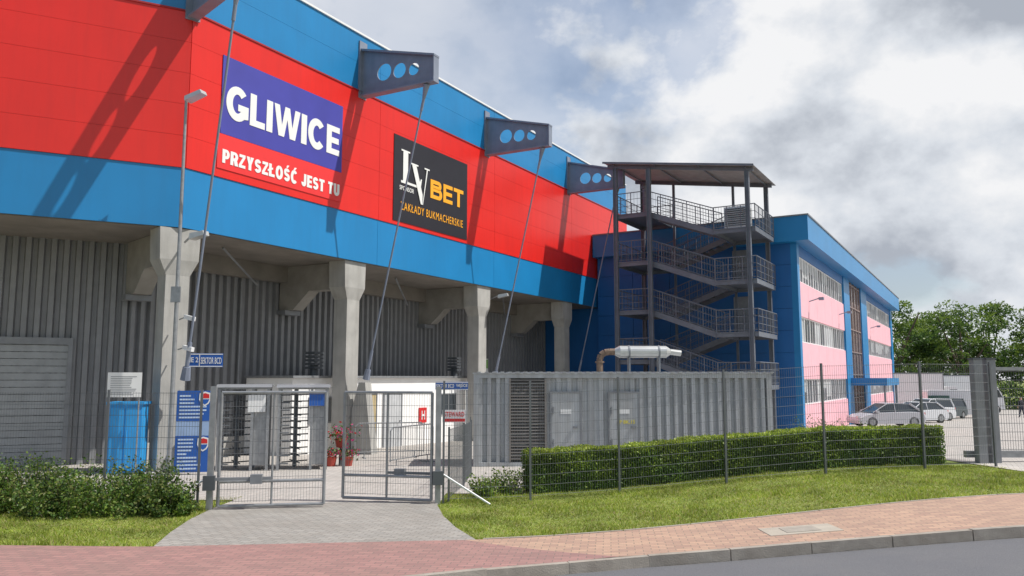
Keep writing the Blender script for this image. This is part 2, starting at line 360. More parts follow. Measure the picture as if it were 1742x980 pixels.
for i in range(17): m.box(-2.0,2.0,0,.04,-.15+i*.2,-.15+i*.2+.185)
m.mi=1; m.box(-2.12,-2.,-.05,.06,-.3,3.4); m.box(2.,2.12,-.05,.06,-.3,3.4); m.box(-2.12,2.12,-.06,.06,3.25,3.45)
m.obj('roller_door',stad,[mat('roller_shutter',(.32,.335,.345),.5,metal=.1),STEELL])
for sC in(3.,11.5,20.):
    m=MB(F2); m.tube((sC-.6,1.2,ZB-.12),(sC+2.2,2.7,ZB-.9),.035,6); m.obj('pipe',stad,[STEELL])
for sC in(5.1,13.2):
    m=MB(F2); m.tube((sC,3.36,-.4),(sC,3.36,5.6),.04,6); m.obj('downpipe',stad,[STEELL])
m=MB(F2); m.box(k2+.02,S3,3.30,3.44,-1.2,.35); m.obj('plinth',stad,[CONC])

# banners
def banner(s0,s1,z0,z1,mt,label,name='advertising_banner'):
    p=F2@Vector(((s0+s1)/2,-.04,z0)); th=thing(name,p,label,'banner')
    m=MB(F2); m.box(s0,s1,-.055,-.032,z0,z1); m.obj('panel',th,[mt]); return th
b=banner(1.0,6.2,8.25,9.268,BANR,'red and navy banner fixed on the red cladding')
m=MB(F2); m.box(1.07,6.19,-.06,-.032,9.275,11.6); m.obj('navy_panel',b,[NAVY])
WD_={'G':.85,'L':.6,'I':.25,'W':1.13,'C':.83,'E':.64,'P':.72,'R':.78,'Z':.68,'Y':.78,'S':.74,'Ł':.66,'O':.86,'Ś':.74,'Ć':.83,'J':.6,'T':.7,'U':.76,' ':.3,'B':.78}
def arc(cx,cz,rx,rz,a0,a1,n=14): return [(cx+rx*math.cos(math.radians(q)),cz+rz*math.sin(math.radians(q))) for q in np.linspace(a0,a1,n)]
def blockword(word,F,x0,x1,z,h,t,gap,y,mt,parent):
    tot=sum(WD_[c] for c in word); k=((x1-x0)-gap*(len(word)-1))/tot; x=x0
    for ch in word:
        w_=WD_[ch]*k
        if ch==' ': x+=w_+gap; continue
        m=MB(F); d0,d1=y-.012,y; tt=t*.82
        B=lambda a,b_,c,d:m.exty([(x+a,z+c),(x+b_,z+c),(x+b_,z+d),(x+a,z+d)],d0,d1)
        P=lambda pts:m.exty([(x+a*w_,z+c*h) for a,c in pts],d0,d1)
        def bowl(zb,zt,xe):
            rz=(zt-zb)/2; rx=min(rz,(xe-t)*.75); cx=xe-rx; cz=(zb+zt)/2
            po=[(t,zt)]+arc(cx,cz,rx,rz,90,-90)+[(t,zb),(t,zb+tt)]+arc(cx,cz,rx-t,rz-tt,-90,90)+[(t,zt-tt)]
            m.exty([(x+a,z+c) for a,c in po],d0,d1)
        base={'Ł':'L','Ś':'S','Ć':'C'}.get(ch,ch)
        if base=='L': B(0,t,0,h); B(t,w_,0,tt)
        elif base=='I': B(0,w_,0,h)
        elif base=='T': B(0,w_,h-tt,h); B(w_/2-t/2,w_/2+t/2,0,h-tt)
        elif base=='E':
            B(0,t,0,h)
            for c in(0,(h-tt)/2,h-tt): B(t,w_*(.94 if 0<c<h*.6 else 1),c,c+tt)
        elif base=='W': P([(0,1),(.2,1),(.3,.36),(.41,1),(.59,1),(.70,.36),(.8,1),(1,1),(.82,0),(.61,0),(.5,.6),(.39,0),(.18,0)])
        elif base=='Z':
            q=tt/h; P([(.04,1),(.97,1),(.97,1-q*.9),(.40,q),(1,q),(1,0),(0,0),(0,q*.95),(.58,1-q),(.04,1-q)])
        elif base=='Y':
            q=t/w_; P([(0,1),(q*1.15,1),(.5,.62),(1-q*1.15,1),(1,1),(.5+q/2,.42),(.5+q/2,0),(.5-q/2,0),(.5-q/2,.42)])
        elif base in'PRB':
            B(0,t,0,h)
            if base=='B': bowl(0,h*.54+tt*.25,w_); bowl(h*.54-tt*.1,h,w_*.93)
            else: bowl(h*(.42 if base=='P' else .44)-tt*.5,h,w_)
            if base=='R': m.exty([(x+w_*.42,z+h*.40),(x+w_*.42+t*1.1,z+h*.44),(x+w_*1.04,z),(x+w_*1.04-t*1.2,z)],d0-.0015,d1-.0005)
        elif base=='J': m.stroke([(x+w_-t/2,z+h),(x+w_-t/2,z+h*.4)]+arc(x+w_/2,z+h*.30,w_/2-t/2,h*.30-tt/2,0,-185),t,d0,d1)
        elif base=='U': m.stroke([(x+t/2,z+h)]+arc(x+w_/2,z+h*.34,w_/2-t/2,h*.34-tt/2,180,360)+[(x+w_-t/2,z+h)],t,d0,d1)
        elif base=='O': m.stroke(arc(x+w_/2,z+h/2,w_/2-t/2,h/2-tt/2+.01,90,449.9,30),t*.97,d0,d1)
        elif base=='S':
            rz=(h-tt)/4; rx=w_/2-t/2; m.stroke(arc(x+w_/2,z+h-tt/2-rz,rx*.95,rz,18,262)+arc(x+w_/2,z+tt/2+rz,rx,rz,82,-160),t*.92,d0,d1)
        elif base in'CG':
            m.stroke(arc(x+w_/2,z+h/2,w_/2-t/2,h/2-tt/2+.012,42,318 if base=='C' else 340,26),t*.97,d0,d1)
            if base=='G':
                m.exty([(x+w_*.53,z+h*.5),(x+w_,z+h*.5),(x+w_,z+h*.5-tt),(x+w_*.53,z+h*.5-tt)],d0-.0015,d1-.0005); m.exty([(x+w_-t*.9,z+h*.48),(x+w_,z+h*.48),(x+w_,z+h*.12),(x+w_-t*.9,z+h*.08)],d0-.001,d1-.001)
        if ch=='Ł': m.exty([(x-t*.5,z+h*.34),(x-t*.5,z+h*.50),(x+w_*.68,z+h*.74),(x+w_*.68,z+h*.58)],d0-.0015,d1-.0005)
        if ch in'ŚĆ': m.exty([(x+w_*.38,z+h*1.06),(x+w_*.6,z+h*1.06),(x+w_*.85,z+h*1.27),(x+w_*.55,z+h*1.27)],d0,d1)
        m.obj('letter',parent,[mt]); x+=w_+gap
blockword('GLIWICE',F2,1.22,6.04,9.80,.98,.24,.06,-.061,SIGNW,b)
blockword('PRZYSZŁOŚĆ JEST TU',F2,1.17,6.10,8.43,.40,.105,.035,-.056,SIGNW,b)
b=banner(9.07,14.15,8.15,11.45,BLACK,'black betting sponsor banner fixed on the red cladding')
def poly(mb,pts,y=-.06): mb.exty(pts,y-.012,y)
m=MB(F2)
poly(m,[(9.62,9.75),(9.92,9.75),(9.92,10.9),(9.62,10.9)]); poly(m,[(9.5,10.9),(10.04,10.9),(10.04,10.96),(9.5,10.96)])
poly(m,[(9.5,9.66),(10.75,9.66),(10.83,10.05),(10.77,10.05),(10.6,9.75),(9.5,9.75)])
poly(m,[(10.16,10.5),(10.44,10.5),(10.86,9.45),(10.86,9.05),(10.76,9.05)],-.075)
poly(m,[(11.13,10.5),(11.2,10.5),(10.9,9.05),(10.87,9.05)],-.0755)
poly(m,[(10.06,10.503),(10.56,10.503),(10.56,10.56),(10.06,10.56)],-.075); poly(m,[(10.98,10.503),(11.32,10.503),(11.32,10.56),(10.98,10.56)],-.075)
m.obj('emblem',b,[SIGNW])
blockword('BET',F2,11.42,13.82,9.45,.76,.19,.09,-.06,ORANGE,b)
letters('SPONSOR',F2,9.42,10.32,9.38,9.55,-.06,SIGNW,b,.01,space=1.1)
letters('ZAKŁADY BUKMACHERSKIE',F2,9.5,13.8,8.62,8.93,-.06,ORANGE,b,0,space=1.15)

# ---------------------------------------------------------------- kiosk
kp=F2@Vector((11.7,1.2,-.35)); ki=thing('kiosk_building',kp,'low white plastered kiosk standing under the stand','kiosk')
m=MB(F2); m.box(5.4,17.2,1.13,3.28,-.7,2.30); m.obj('wall',ki,[WHITE])
m=MB(F2); m.box(5.3,17.3,1.0,3.29,2.303,2.38); m.obj('roof',ki,[GALV])
for a,b2,mt in((9.0,9.7,mat('tan_door',(.5,.4,.22),.6)),(10.2,11.25,mat('grey_door',(.5,.51,.52),.5))):
    m=MB(F2); m.box(a,b2,1.09,1.128,-.4,1.68); m.mi=1; m.box(a-.06,a,1.075,1.128,-.4,1.74); m.box(b2,b2+.06,1.075,1.128,-.4,1.74); m.box(a,b2,1.075,1.128,1.682,1.74); m.box(b2-.12,b2-.05,1.05,1.088,.62,.66)
    m.obj('door',ki,[mt,STEELL])
for a in(6.2,14.0):
    m=MB(F2); m.box(a,a+1.1,1.10,1.128,.8,1.6); m.mi=1
    for q in((a-.05,a,.75,1.65),(a+1.1,a+1.15,.75,1.65),(a,a+1.1,.75,.8),(a,a+1.1,1.6,1.65),(a+.53,a+.57,.8,1.6)): m.box(q[0],q[1],1.08,1.129,q[2],q[3])
    m.obj('window',ki,[GLASS,STEELL])
for a in(7.0,15.9):
    m=MB(F2); m.tube((a,1.7,2.38),(a,1.7,2.75),.14,10)
    for i in range(5): m.box(a-.22,a+.22,1.48,1.92,2.62+i*.13,2.70+i*.13)
    m.obj('roof_vent',ki,[STEELD])
m=MB(F2); m.box(12.45,12.95,1.08,1.128,.5,1.1); s=m.obj('hydrant_sign',None,[SIGNR],label='small red square sign with white letter H',cat='sign')
letters('H',F2,12.58,12.82,.62,.98,1.075,SIGNW,s,.03)
m=MB(F2); m.box(20.3,21.6,3.36,3.4,2.35,3.3); pst=m.obj('poster',None,[SIGNW],label='white poster with green top on the corrugated wall',cat='poster')
m=MB(F2); m.box(20.35,21.55,3.345,3.357,2.8,3.25); m.obj('green_field',pst,[mat('poster_green',(.2,.45,.1),.6)])

# ---------------------------------------------------------------- office building
OA=Vector((14.4,40,0)); dO=(.508,.861); FO=frame(OA,dO); LEN=48.; WD=11.
of=thing('office_building',(14.4,40,-.5),'three storey pink and blue office building with flat roof','building')
m=MB(FO); m.box(0.06,LEN,.25,WD,-2.5,9.9); m.obj('core_wall',of,[BLUE2])
m=MB(FO); 
for j in range(9):
    for i in range(5): m.box(0,.055,.25+i*2.15,.25+(i+1)*2.15-.02,-.9+j*1.12,-.9+(j+1)*1.12-.015)
m.obj('end_wall',of,[BLUE2])
for z in(4.42,6.87):
    m=MB(FO); m.box(-.03,-.002,2.2,3.2,z+.02,z+2.1); m.mi=1; m.box(-.05,-.031,3.05,3.12,z+.95,z+1.1); m.obj('fire_door',of,[mat('fire_door_grey',(.25,.27,.3),.5),STEELL])
m=MB(FO); m.box(.4,4.,WD+.01,WD+4.2,-1.5,ZB-.03); m.obj('link_wall',of,[BLUE2])
m=MB(FO); m.box(-.6,LEN+.6,-.75,WD,9.15,10.4); m.obj('roof',of,[BLUE])
m=MB(FO); m.box(-.65,LEN+.65,-.8,WD+.02,10.402,10.47); m.obj('roof_trim',of,[STEELL])
rows=[(.94,2.25),(4.12,5.45),(7.25,8.6)]
sp=[(-2.3,.94),(2.25,4.12),(5.45,7.25)]
secs=[(.55,15.6),(27.6,46.4)]
for a,b2 in secs:
    for z0,z1 in sp:
        m=MB(FO); m.box(a,b2,.02,.25,z0,z1)
        n=round((b2-a)/2.5); ww=(b2-a)/n
        for i in range(n): m.box(a+i*ww+.01,a+(i+1)*ww-.01,.0,.019,z0+.005,z1-.005)
        m.obj('pink_spandrel',of,[PINK])
    m=MB(FO); m.box(a,b2,.0,.25,8.6,9.15); m.obj('head_panel',of,[BLUE2])
    n=round((b2-a)/1.55); ww=(b2-a)/n
    for z0,z1 in rows:
        for i in range(n):
            x=a+i*ww; m=MB(FO); m.mi=1 if random.random()<.5 else 0
            m.box(x+.06,x+ww-.06,.12,.16,z0+.06,z1-.06)
            if m.mi==1 and random.random()<.6:
                m.mi=0; m.box(x+.06,x+ww-.06,.115,.119,z0+.06,z0+.06+random.uniform(.2,.9))
            m.mi=2
            m.box(x,x+.06,.07,.24,z0,z1); m.box(x+ww-.06,x+ww-.001,.07,.24,z0,z1); m.box(x+.06,x+ww-.061,.07,.24,z0,z0+.06); m.box(x+.06,x+ww-.061,.07,.24,z1-.06,z1); m.box(x+ww*.5-.03,x+ww*.5+.03,.08,.113,z0+.06,z1-.06)
            m.obj('window',of,[GLASS,BLIND,WPAINT])
for a,b2 in((0.0,.54),(15.61,18.2),(24.3,27.59),(46.41,48)):
    m=MB(FO); m.box(a,b2,-.06,.25,-2.3,9.14); m.obj('pilaster',of,[BLUE])
m=MB(FO); m.box(18.21,24.29,.1,.2,-1.2,9.14); m.mi=1
for i in range(5): m.box(18.25+i*1.48,18.31+i*1.48,.02,.099,-1.2,9.14)
for z in np.arange(.9,9,1.6): m.box(18.31,24.2,.03,.098,z,z+.07)
m.obj('glazed_stairwell',of,[mat('brown_glass',(.24,.19,.18),.15,var=.3),mat('brown_frame',(.30,.22,.20),.5)])
m=MB(FO); m.box(17.0,25.6,-2.3,-.07,1.8,2.3); m.obj('entrance_canopy',of,[BLUE])
for x in(17.3,25.3):
    m=MB(FO); m.tube((x,-2.1,-1.5),(x,-2.1,1.8),.07,8); m.obj('canopy_post',of,[STEELL])
for s_,z in((3.2,6.4),(13.5,6.4),(30.,6.4)):
    m=MB(FO); m.tube((s_,0,z),(s_,-.5,z+.15),.03); m.box(s_-.12,s_+.12,-.75,-.5,z+.05,z+.2); m.obj('wall_lamp',of,[STEEL])

# ---------------------------------------------------------------- stair tower
TO=Vector((5.28,39.87,0)); FT=frame(TO,(.861,-.508)); TL,TW=6.64,3.8
tw=thing('stair_tower',(8.1,38.2,-.5),'open grey steel emergency stair tower with corrugated canopy','stair tower')
zr=lambda x:13.2-(x+.3)*(1.1/7.3)
for x,y in((0,0),(0,TW),(TL,0),(TL,TW),(1.85,-.16)):
    m=MB(FT); r=.10; m.box(x-r,x+r,y-.03,y+.03,-1,zr(x)-.2); m.box(x-r,x-r+.03,y-r,y+r,-1,zr(x)-.2); m.box(x+r-.03,x+r,y-r,y+r,-1,zr(x)-.2); m.obj('tower_column',tw,[STEELT])
for x,y in((1.75,TW+.08),(4.95,TW+.08)):
    m=MB(FT); m.box(x-.06,x+.06,y-.06,y+.06,-1,zr(x)-.2); m.obj('tower_column',tw,[STEELT])
m=MB(FT)
for y in(0,TW): m.hexa([(-.4,y-.06,zr(-.4)-.2),(TL+.3,y-.06,zr(TL+.3)-.2),(TL+.3,y+.06,zr(TL+.3)-.2),(-.4,y+.06,zr(-.4)-.2),(-.4,y-.06,zr(-.4)-.02),(TL+.3,y-.06,zr(TL+.3)-.02),(TL+.3,y+.06,zr(TL+.3)-.02),(-.4,y+.06,zr(-.4)-.02)])
for x in np.linspace(0,TL,4): m.box(x-.025,x+.025,-.3,TW+.4,zr(x)-.09,zr(x)-.03)
m.obj('roof_frame',tw,[STEELT])
m=MB(FT); ys=[];y=-.4
while y<TW+.45:
    for f,d in((0,0),(.4,0),(.5,.035),(.9,.035)): ys.append((y+f*.2,d))
    y+=.2
n=len(ys); m.add([(-.5,a,zr(-.5)+d) for a,d in ys]+[(TL+.4,a,zr(TL+.4)+d) for a,d in ys],[(i,i+1,n+i+1,n+i) for i in range(n-1)])
m.obj('canopy',tw,[mat('canopy_sheet',(.36,.345,.34),.5,metal=.1,dirt=.2)],recalc=False)
m=MB(FT); m.hexa([(-.52,-.43,zr(-.52)-.04),(TL+.42,-.43,zr(TL+.42)-.04),(TL+.42,-.405,zr(TL+.42)-.04),(-.52,-.405,zr(-.52)-.04),(-.52,-.43,zr(-.52)+.06),(TL+.42,-.43,zr(TL+.42)+.06),(TL+.42,-.405,zr(TL+.42)+.06),(-.52,-.405,zr(-.52)+.06)]); m.obj('roof_flashing',tw,[STEELT])
def rail(m,a,b,h=1.05,n=None):
    a=Vector(a);b=Vector(b);L=(b-a).length; n=n or max(1,round(L/.75)); up=Vector((0,0,1))
    for i in range(n+1):
        p=a+(b-a)*(i/n); m.tube(p,p+up*h,.022,5)
    k=n*5
    for i in range(k+1):
        p=a+(b-a)*(i/k); m.tube(p+up*.08,p+up*h,.007,3)
    for hh in(h,h*.68,h*.36,h*.08): m.tube(a+up*hh,b+up*hh,.026 if hh==h else .014,5)
def landing(x0,x1,z,sides):
    m=MB(FT); m.box(x0,x1,0,TW,z-.05,z)
    for y in(0.03,TW-.15): m.box(x0,x1,y,y+.12,z-.22,z-.052)
    for x in(x0,x1-.1): m.box(x,x+.1,.152,TW-.152,z-.22,z-.052)
    m.obj('landing',tw,[STEELT])
    m=MB(FT)
    for a,b in sides: rail(m,(a[0],a[1],z),(b[0],b[1],z))
    m.obj('railing',tw,[STEELT])
def flight(xa,za,xb,zb,y0,y1):
    m=MB(FT); 
    for y in(y0,y1-.05): m.hexa([(xa,y,za-.26),(xb,y,zb-.26),(xb,y+.05,zb-.26),(xa,y+.05,za-.26),(xa,y,za+.02),(xb,y,zb+.02),(xb,y+.05,zb+.02),(xa,y+.05,za+.02)])
    for i in range(1,9):
        t=i/9; x=xa+(xb-xa)*t; z=za+(zb-za)*t; m.box(x-.14,x+.14,y0+.05,y1-.05,z-.03,z)
    m.obj('stair_flight',tw,[STEELT])
    m=MB(FT); rail(m,(xa,y0,za),(xb,y0,zb)); rail(m,(xa,y1,za),(xb,y1,zb)); m.obj('railing',tw,[STEELT])
LL=[10.55,8.1,5.65,3.2,.75]; RR=[9.32,6.87,4.42,1.97]
for i,z in enumerate(LL): landing(-.05,1.7,z,[((-.05,0),(1.7,0)),((-.05,0),(-.05,TW)),((-.05,TW),(1.7,TW))])
for z in RR: landing(5.,6.95,z,[((5.,0),(6.95,0)),((6.95,0),(6.95,TW)),((5.,TW),(6.95,TW))])
for i in range(4):
    flight(1.7,LL[i],5.,RR[i],.1,1.5); flight(5.,RR[i],1.7,LL[i+1],2.2,3.6)
flight(1.7,.75,4.9,-.5,.1,1.5)
a=thing('air_conditioner',(FT@Vector((6.,1.2,9.33))),'pale grey air conditioning unit on the top landing','air conditioner')
m=MB(FT); m.box(5.3,6.4,.8,1.7,9.45,10.5); m.obj('casing',a,[CHROME])
m=MB(FT)
for i in range(9): m.box(5.35,6.35,.76,.799,9.55+i*.1,9.60+i*.1)
for x in(5.4,6.2): m.box(x,x+.1,.85,1.65,9.325,9.45)
m.obj('grille',a,[STEELD])
a=thing('flue_pipe',(FT@Vector((.9,1.9,10.56))),'metal flue pipe with cap on the stair tower','flue')
m=MB(FT); m.tube((.9,1.9,10.56),(.9,1.9,12.2),.14,12); m.obj('pipe',a,[STEELL],smooth=False)
m=MB(FT); m.tube((.9,1.9,12.3),(.9,1.9,12.5),.24,12,.12); m.tube((.9,1.9,12.2),(.9,1.9,12.3),.22,12); m.obj('cap',a,[STEELL])

# ---------------------------------------------------------------- container
CO=Vector((-1.08,22.6,0)); FC=frame(CO,(math.sin(math.radians(88)),math.cos(math.radians(88)))); cz=-.2; CH=2.62; CL=8.5
ct=thing('generator_container',(3.2,23.5,cz),'long grey corrugated generator container behind the hedge','container')
m=MB(FC); m.box(.03,CL-.03,.18,2.4,cz+.05,cz+CH-.04); m.obj('core',ct,[CONT])
m=MB(FC)
m.corr(.14,1.0,cz+.16,cz+CH-.12,.03,.25,.12); m.corr(4.7,CL-.14,cz+.16,cz+CH-.12,.03,.25,.12); m.corr(2.05,4.7,cz+.16,cz+CH-.12,.07,.3,.06)
m.obj('corrugated_side',ct,[CONT],recalc=False)
m=MB(FC)
for x in(0,CL-.15): m.box(x,x+.15,0,.15,cz,cz+CH)
m.box(.15,CL-.15,.0,.12,cz+CH-.12,cz+CH-.002); m.box(.15,CL-.15,0,.12,cz,cz+.16)
for x in(0,CL-.15): m.box(x,x+.15,2.3,2.44,cz,cz+CH)
m.obj('frame',ct,[CONT])
m=MB(FC)
m.box(-.03,CL+.03,-.03,2.46,cz+CH,cz+CH+.03)
for x in np.arange(.1,CL,.22): m.box(x,x+.1,-.05,2.47,cz+CH+.03,cz+CH+.06)
m.obj('roof',ct,[CONT])
m=MB(FC); m.mi=1; m.box(1.02,2.02,.05,.10,cz+.2,cz+CH-.15); m.mi=0
for i in range(26):
    z=cz+.24+i*.087; m.hexa([(1.05,-.0,z),(2.0,0,z),(2.0,.049,z+.05),(1.05,.049,z+.05),(1.05,-.0,z+.012),(2.0,0,z+.012),(2.0,.049,z+.062),(1.05,.049,z+.062)])
m.box(1.0,1.05,-.02,.1,cz+.18,cz+CH-.13); m.box(2.0,2.05,-.02,.1,cz+.18,cz+CH-.13)
m.obj('louvre',ct,[mat('louvre_brown',(.23,.21,.19),.6,metal=.2),DARK])
for a in(2.2,3.85):
    m=MB(FC); m.box(a,a+.8,.0,.055,cz+.35,cz+CH-.55); m.mi=1
    for q in((a-.05,a),(a+.8,a+.85)): m.box(q[0],q[1],-.02,.06,cz+.3,cz+CH-.5)
    m.box(a,a+.8,-.02,.06,cz+CH-.55,cz+CH-.5); m.box(a+.6,a+.72,-.06,-.001,cz+1.1,cz+1.16); m.box(a+.03,a+.06,-.04,-.001,cz+.6,cz+.8); m.box(a+.03,a+.06,-.04,-.001,cz+1.5,cz+1.7)
    m.mi=2; m.box(a+.25,a+.55,-.006,-.001,cz+1.5,cz+1.62); m.mi=1
    m.obj('door',ct,[CONT,STEELL,SIGNW])
letters('SP BK.15',FC,4.05,4.55,cz+1.22,cz+1.32,-.003,mat('yellow_letters',(.7,.6,.1),.5),ct,.02)
ex=thing('exhaust_silencer',FC@Vector((4.2,1.2,cz+CH+.06)),'silver exhaust silencer with rusty elbow on the container roof','exhaust')
zz=3.08
m=MB(FC); m.tube((4.35,1.2,zz),(5.75,1.2,zz),.18,20); m.tube((4.2,1.2,zz),(4.35,1.2,zz),.1,14,.18); m.tube((5.75,1.2,zz),(5.88,1.2,zz),.18,14,.09); m.tube((5.88,1.2,zz),(6.2,1.2,zz-.04),.09,12)
m.obj('silencer_body',ex,[CHROME],smooth=False)
for x in(4.6,5.5):
    m=MB(FC); m.tube((x,1.2,zz),(x+.05,1.2,zz),.195,18); m.box(x,x+.05,1.05,1.35,cz+CH+.06,zz-.15); m.obj('support_strap',ex,[STEELL])
pp=[(3.75,1.2,cz+CH),(3.75,1.2,2.86),(3.79,1.2,2.98),(3.9,1.2,3.06),(4.05,1.2,zz),(4.25,1.2,zz)]
m=MB(FC); m.path(pp,.10,12); m.tube((3.75,1.2,2.75),(3.75,1.2,2.8),.14,12); m.obj('elbow_pipe',ex,[RUST])

# ---------------------------------------------------------------- fences
def meshpanel(m,a,b,za,zb,h,step=.05,r=.0026,hs=.2):
    a=Vector((a[0],a[1],0));b=Vector((b[0],b[1],0));L=(b-a).length;n=max(2,round(L/step))
    for i in range(1,n):
        t=i/n;p=a+(b-a)*t;z=za+(zb-za)*t; m.tube((p.x,p.y,z+.06),(p.x,p.y,z+h),r,3)
    k=int(h/hs)
    for j in range(k+1):
        z=.08+j*(h-.1)/k; m.tube((a.x,a.y,za+z),(b.x,b.y,zb+z),r*1.5,3)
def fence(posts,h,label,zf=T,tops=None,pr=.019):
    th=thing('mesh_fence',(posts[0][0],posts[0][1],zf(*posts[0])),label,'fence')
    for p in posts:
        m=MB(frame((p[0],p[1],0),(1,.15))); z=zf(*p); m.box(-pr,pr,-pr*1.2,pr*1.2,z-.1,z+h+.04); m.obj('post',th,[POSTM])
    for a,b in zip(posts[:-1],posts[1:]):
        m=MB(); meshpanel(m,a,b,zf(*a),zf(*b),h); m.obj('wire_panel',th,[WIRE],recalc=False)
    return th
fence([(-1.28,15.15),(.35,15.5),(2.1,15.9),(4.3,16.3),(6.45,16.7),(8.7,17.1),(10.5,17.6)],2.22,'grey welded mesh fence along the hedge and lawn')
fence([(-5.5,14.25),(-7.2,14.35),(-9.7,14.45),(-12.2,14.5)],2.05,'grey welded mesh fence behind the wild shrubs')
fence([(-1.2,15.4),(-1.05,17.6),(-1.0,19.8),(-1.15,22.3)],1.35,'low mesh barrier running back to the container')
def gateleaf(h,e,label,lock=False):
    zh=T(*h)+.06
    th=thing('gate_leaf',(h[0],h[1],zh-.05),label,'gate')
    H=1.98; m=MB(); a=Vector((h[0],h[1],zh)); b=Vector((e[0],e[1],zh)); up=Vector((0,0,H)); mid=(a+b)/2
    for p in(a,b): m.tube(p,p+up,.03,8)
    m.tube(mid,mid+up,.02,8)
    for z in(0,.42,H): m.tube(a+Vector((0,0,z)),b+Vector((0,0,z)),.028,8)
    m.obj('gate_frame',th,[GALV])
    m=MB(); meshpanel(m,h,e,zh,zh,H-.02); m.obj('wire_infill',th,[WIRE],recalc=False)
    m=MB(); d=(b-a).normalized(); c=a+d*.45+Vector((0,0,.47)); m.M=frame(c,(d.x,d.y)); m.box(-.5,.45,-.10,-.05,-.02,.03); m.box(.1,.3,-.16,-.03,-.08,.08); m.obj('gate_drive',th,[STEELL])
gateleaf((-5.16,14.3),(-3.38,14.62),'grey tubular mesh gate leaf standing slightly ajar')
gateleaf((-1.5,15.12),(-3.22,15.5),'grey tubular mesh gate leaf swung slightly inward')
for x,y in((-5.3,14.28),(-1.38,15.12)):
    th=thing('gate_post',(x,y,T(x,y)),'square galvanised gate post with drive box','gate post')
    m=MB(frame((x,y,0),(1,.15))); z=T(x,y); m.box(-.05,.05,-.05,.05,z-.1,z+2.15); m.obj('post',th,[GALV])
    m=MB(frame((x,y,0),(1,.15))); m.box(-.1,.1,-.14,-.051,z+.35,z+.6); m.obj('drive_box',th,[STEELD])
    m=MB(frame((x,y,0),(1,.15))); s=-1 if x<-3 else 1; m.tube((s*.06,0,z+.55),(s*.95,-.25,z+.0),.02,6); m.obj('brace',th,[WPAINT])
th=thing('sliding_gate',(12.5,18.8,T(12,18.8)),'long grey sliding gate on heavy square posts','gate')
zg=T(11,18.3)
for x,y in((10.72,18.5),(11.05,18.55)):
    m=MB(); m.box(x-.10,x+.10,y-.10,y+.10,zg-.2,zg+2.35); m.obj('guide_post',th,[STEELL])
    m=MB(); m.box(x-.12,x+.12,y-.12,y+.12,zg+2.352,zg+2.39); m.obj('post_cap',th,[STEELD])
m=MB(); m.box(10.5,17.5,18.72,18.84,zg+.1,zg+.25); m.box(11.25,17.5,18.74,18.82,zg+2.1,zg+2.18)
for x in np.arange(11.28,17.6,1.5): m.box(x-.03,x+.03,18.74,18.82,zg+.25,zg+2.1)
m.obj('gate_frame',th,[GALV])
m=MB(); meshpanel(m,(11.28,18.78),(17.5,18.78),zg+.2,zg+.2,1.9,step=.06,r=.005); m.obj('gate_bars',th,[WIRE],recalc=False)

# ---------------------------------------------------------------- turnstiles
def turnstile(x,y,label):
    z=T(x,y); th=thing('turnstile',(x,y,z),label,'turnstile',group='full height turnstiles at the entrance'); F=frame((x,y,z),(1,.25))
    m=MB(F)
    for a,b in((-.62,-.55),(.22,-.55),(-.62,.55),(.22,.55),(.62,-.55),(.62,.55)): m.box(a-.035,a+.035,b-.035,b+.035,0,2.15)
    m.box(-.66,.66,-.59,.59,2.15,2.19)
    m.obj('frame',th,[GALV])
    m=MB(F); m.extx([(-.68,2.2),(.68,2.2),(.55,2.28),(-.55,2.28)],-.7,.7); m.obj('roof',th,[STEELL])
    m=MB(F); m.tube((-.2,0,.05),(-.2,0,2.15),.06,10)
    for k in range(4):
        t=k*math.pi/2+.4
        for i in range(11): m.tube((-.2,0,.2+i*.18),(-.2+.36*math.cos(t),.5*math.sin(t),.2+i*.18),.018,5)
    m.obj('rotor',th,[STEELD])
    m=MB(F)
    for i in range(10): m.tube((-.6,-.5,.2+i*.2),(-.6,.5,.2+i*.2),.018,5); m.tube((-.62+.0,-.55,.2+i*.2),(-.35,-.56,.2+i*.2),.018,5)
    m.obj('side_bars',th,[STEELD])
    m=MB(F); m.box(.26,.58,-.5,.5,.15,2.0); m.obj('cabinet',th,[GALV]); return F,th
F,th=turnstile(-7.25,21.9,'full height grey steel turnstile with white notice')
m=MB(F); m.box(.1,.55,-.60,-.59,1.55,2.0); m.obj('notice',th,[SIGNW])
F,th=turnstile(-5.75,22.2,'full height grey steel turnstile with blue notice')
m=MB(F); m.box(.15,.6,-.60,-.59,1.7,2.1); m.obj('notice',th,[SIGNB])

# ---------------------------------------------------------------- entrance furniture
x,y=-9.9,20.8; z=T(x,y); F=frame((x,y,z),(1,.2)); th=thing('blue_cabinet',(x,y,z),'bright blue narrow cabinet behind the fence','cabinet')
BC=mat('cabinet_blue',(.03,.32,.7),.5)
m=MB(F); m.box(-.4,.4,-.3,.4,0,1.75); m.obj('body',th,[BC]); m=MB(F); m.box(-.45,.45,-.35,.45,1.752,1.82); m.obj('roof',th,[BC])
for q in(-1,1):
    m=MB(F); m.box(min(q*.02,q*.35),max(q*.02,q*.35),-.325,-.301,.08,1.68); m.tube((q*.06,-.35,.8),(q*.06,-.35,1.1),.015); m.obj('door',th,[BC])
x,y=-9.8,20.3; z=T(x,y); F=frame((x,y,0),(1,.2)); th=thing('notice_board',(x,y,z),'white printed notice board on thin posts','sign')
m=MB(F); m.box(-.4,.4,-.02,.0,1.82,2.44); m.obj('panel',th,[SIGNW])
m=MB(F)
for i in range(11): m.box(-.33,.33-random.random()*.2,-.024,-.021,1.88+i*.045,1.893+i*.045)
m.obj('text_lines',th,[STEELL])
for a in(-.35,.35):
    m=MB(F); m.tube((a,.02,z),(a,.02,2.44),.02); m.obj('post',th,[GALV])
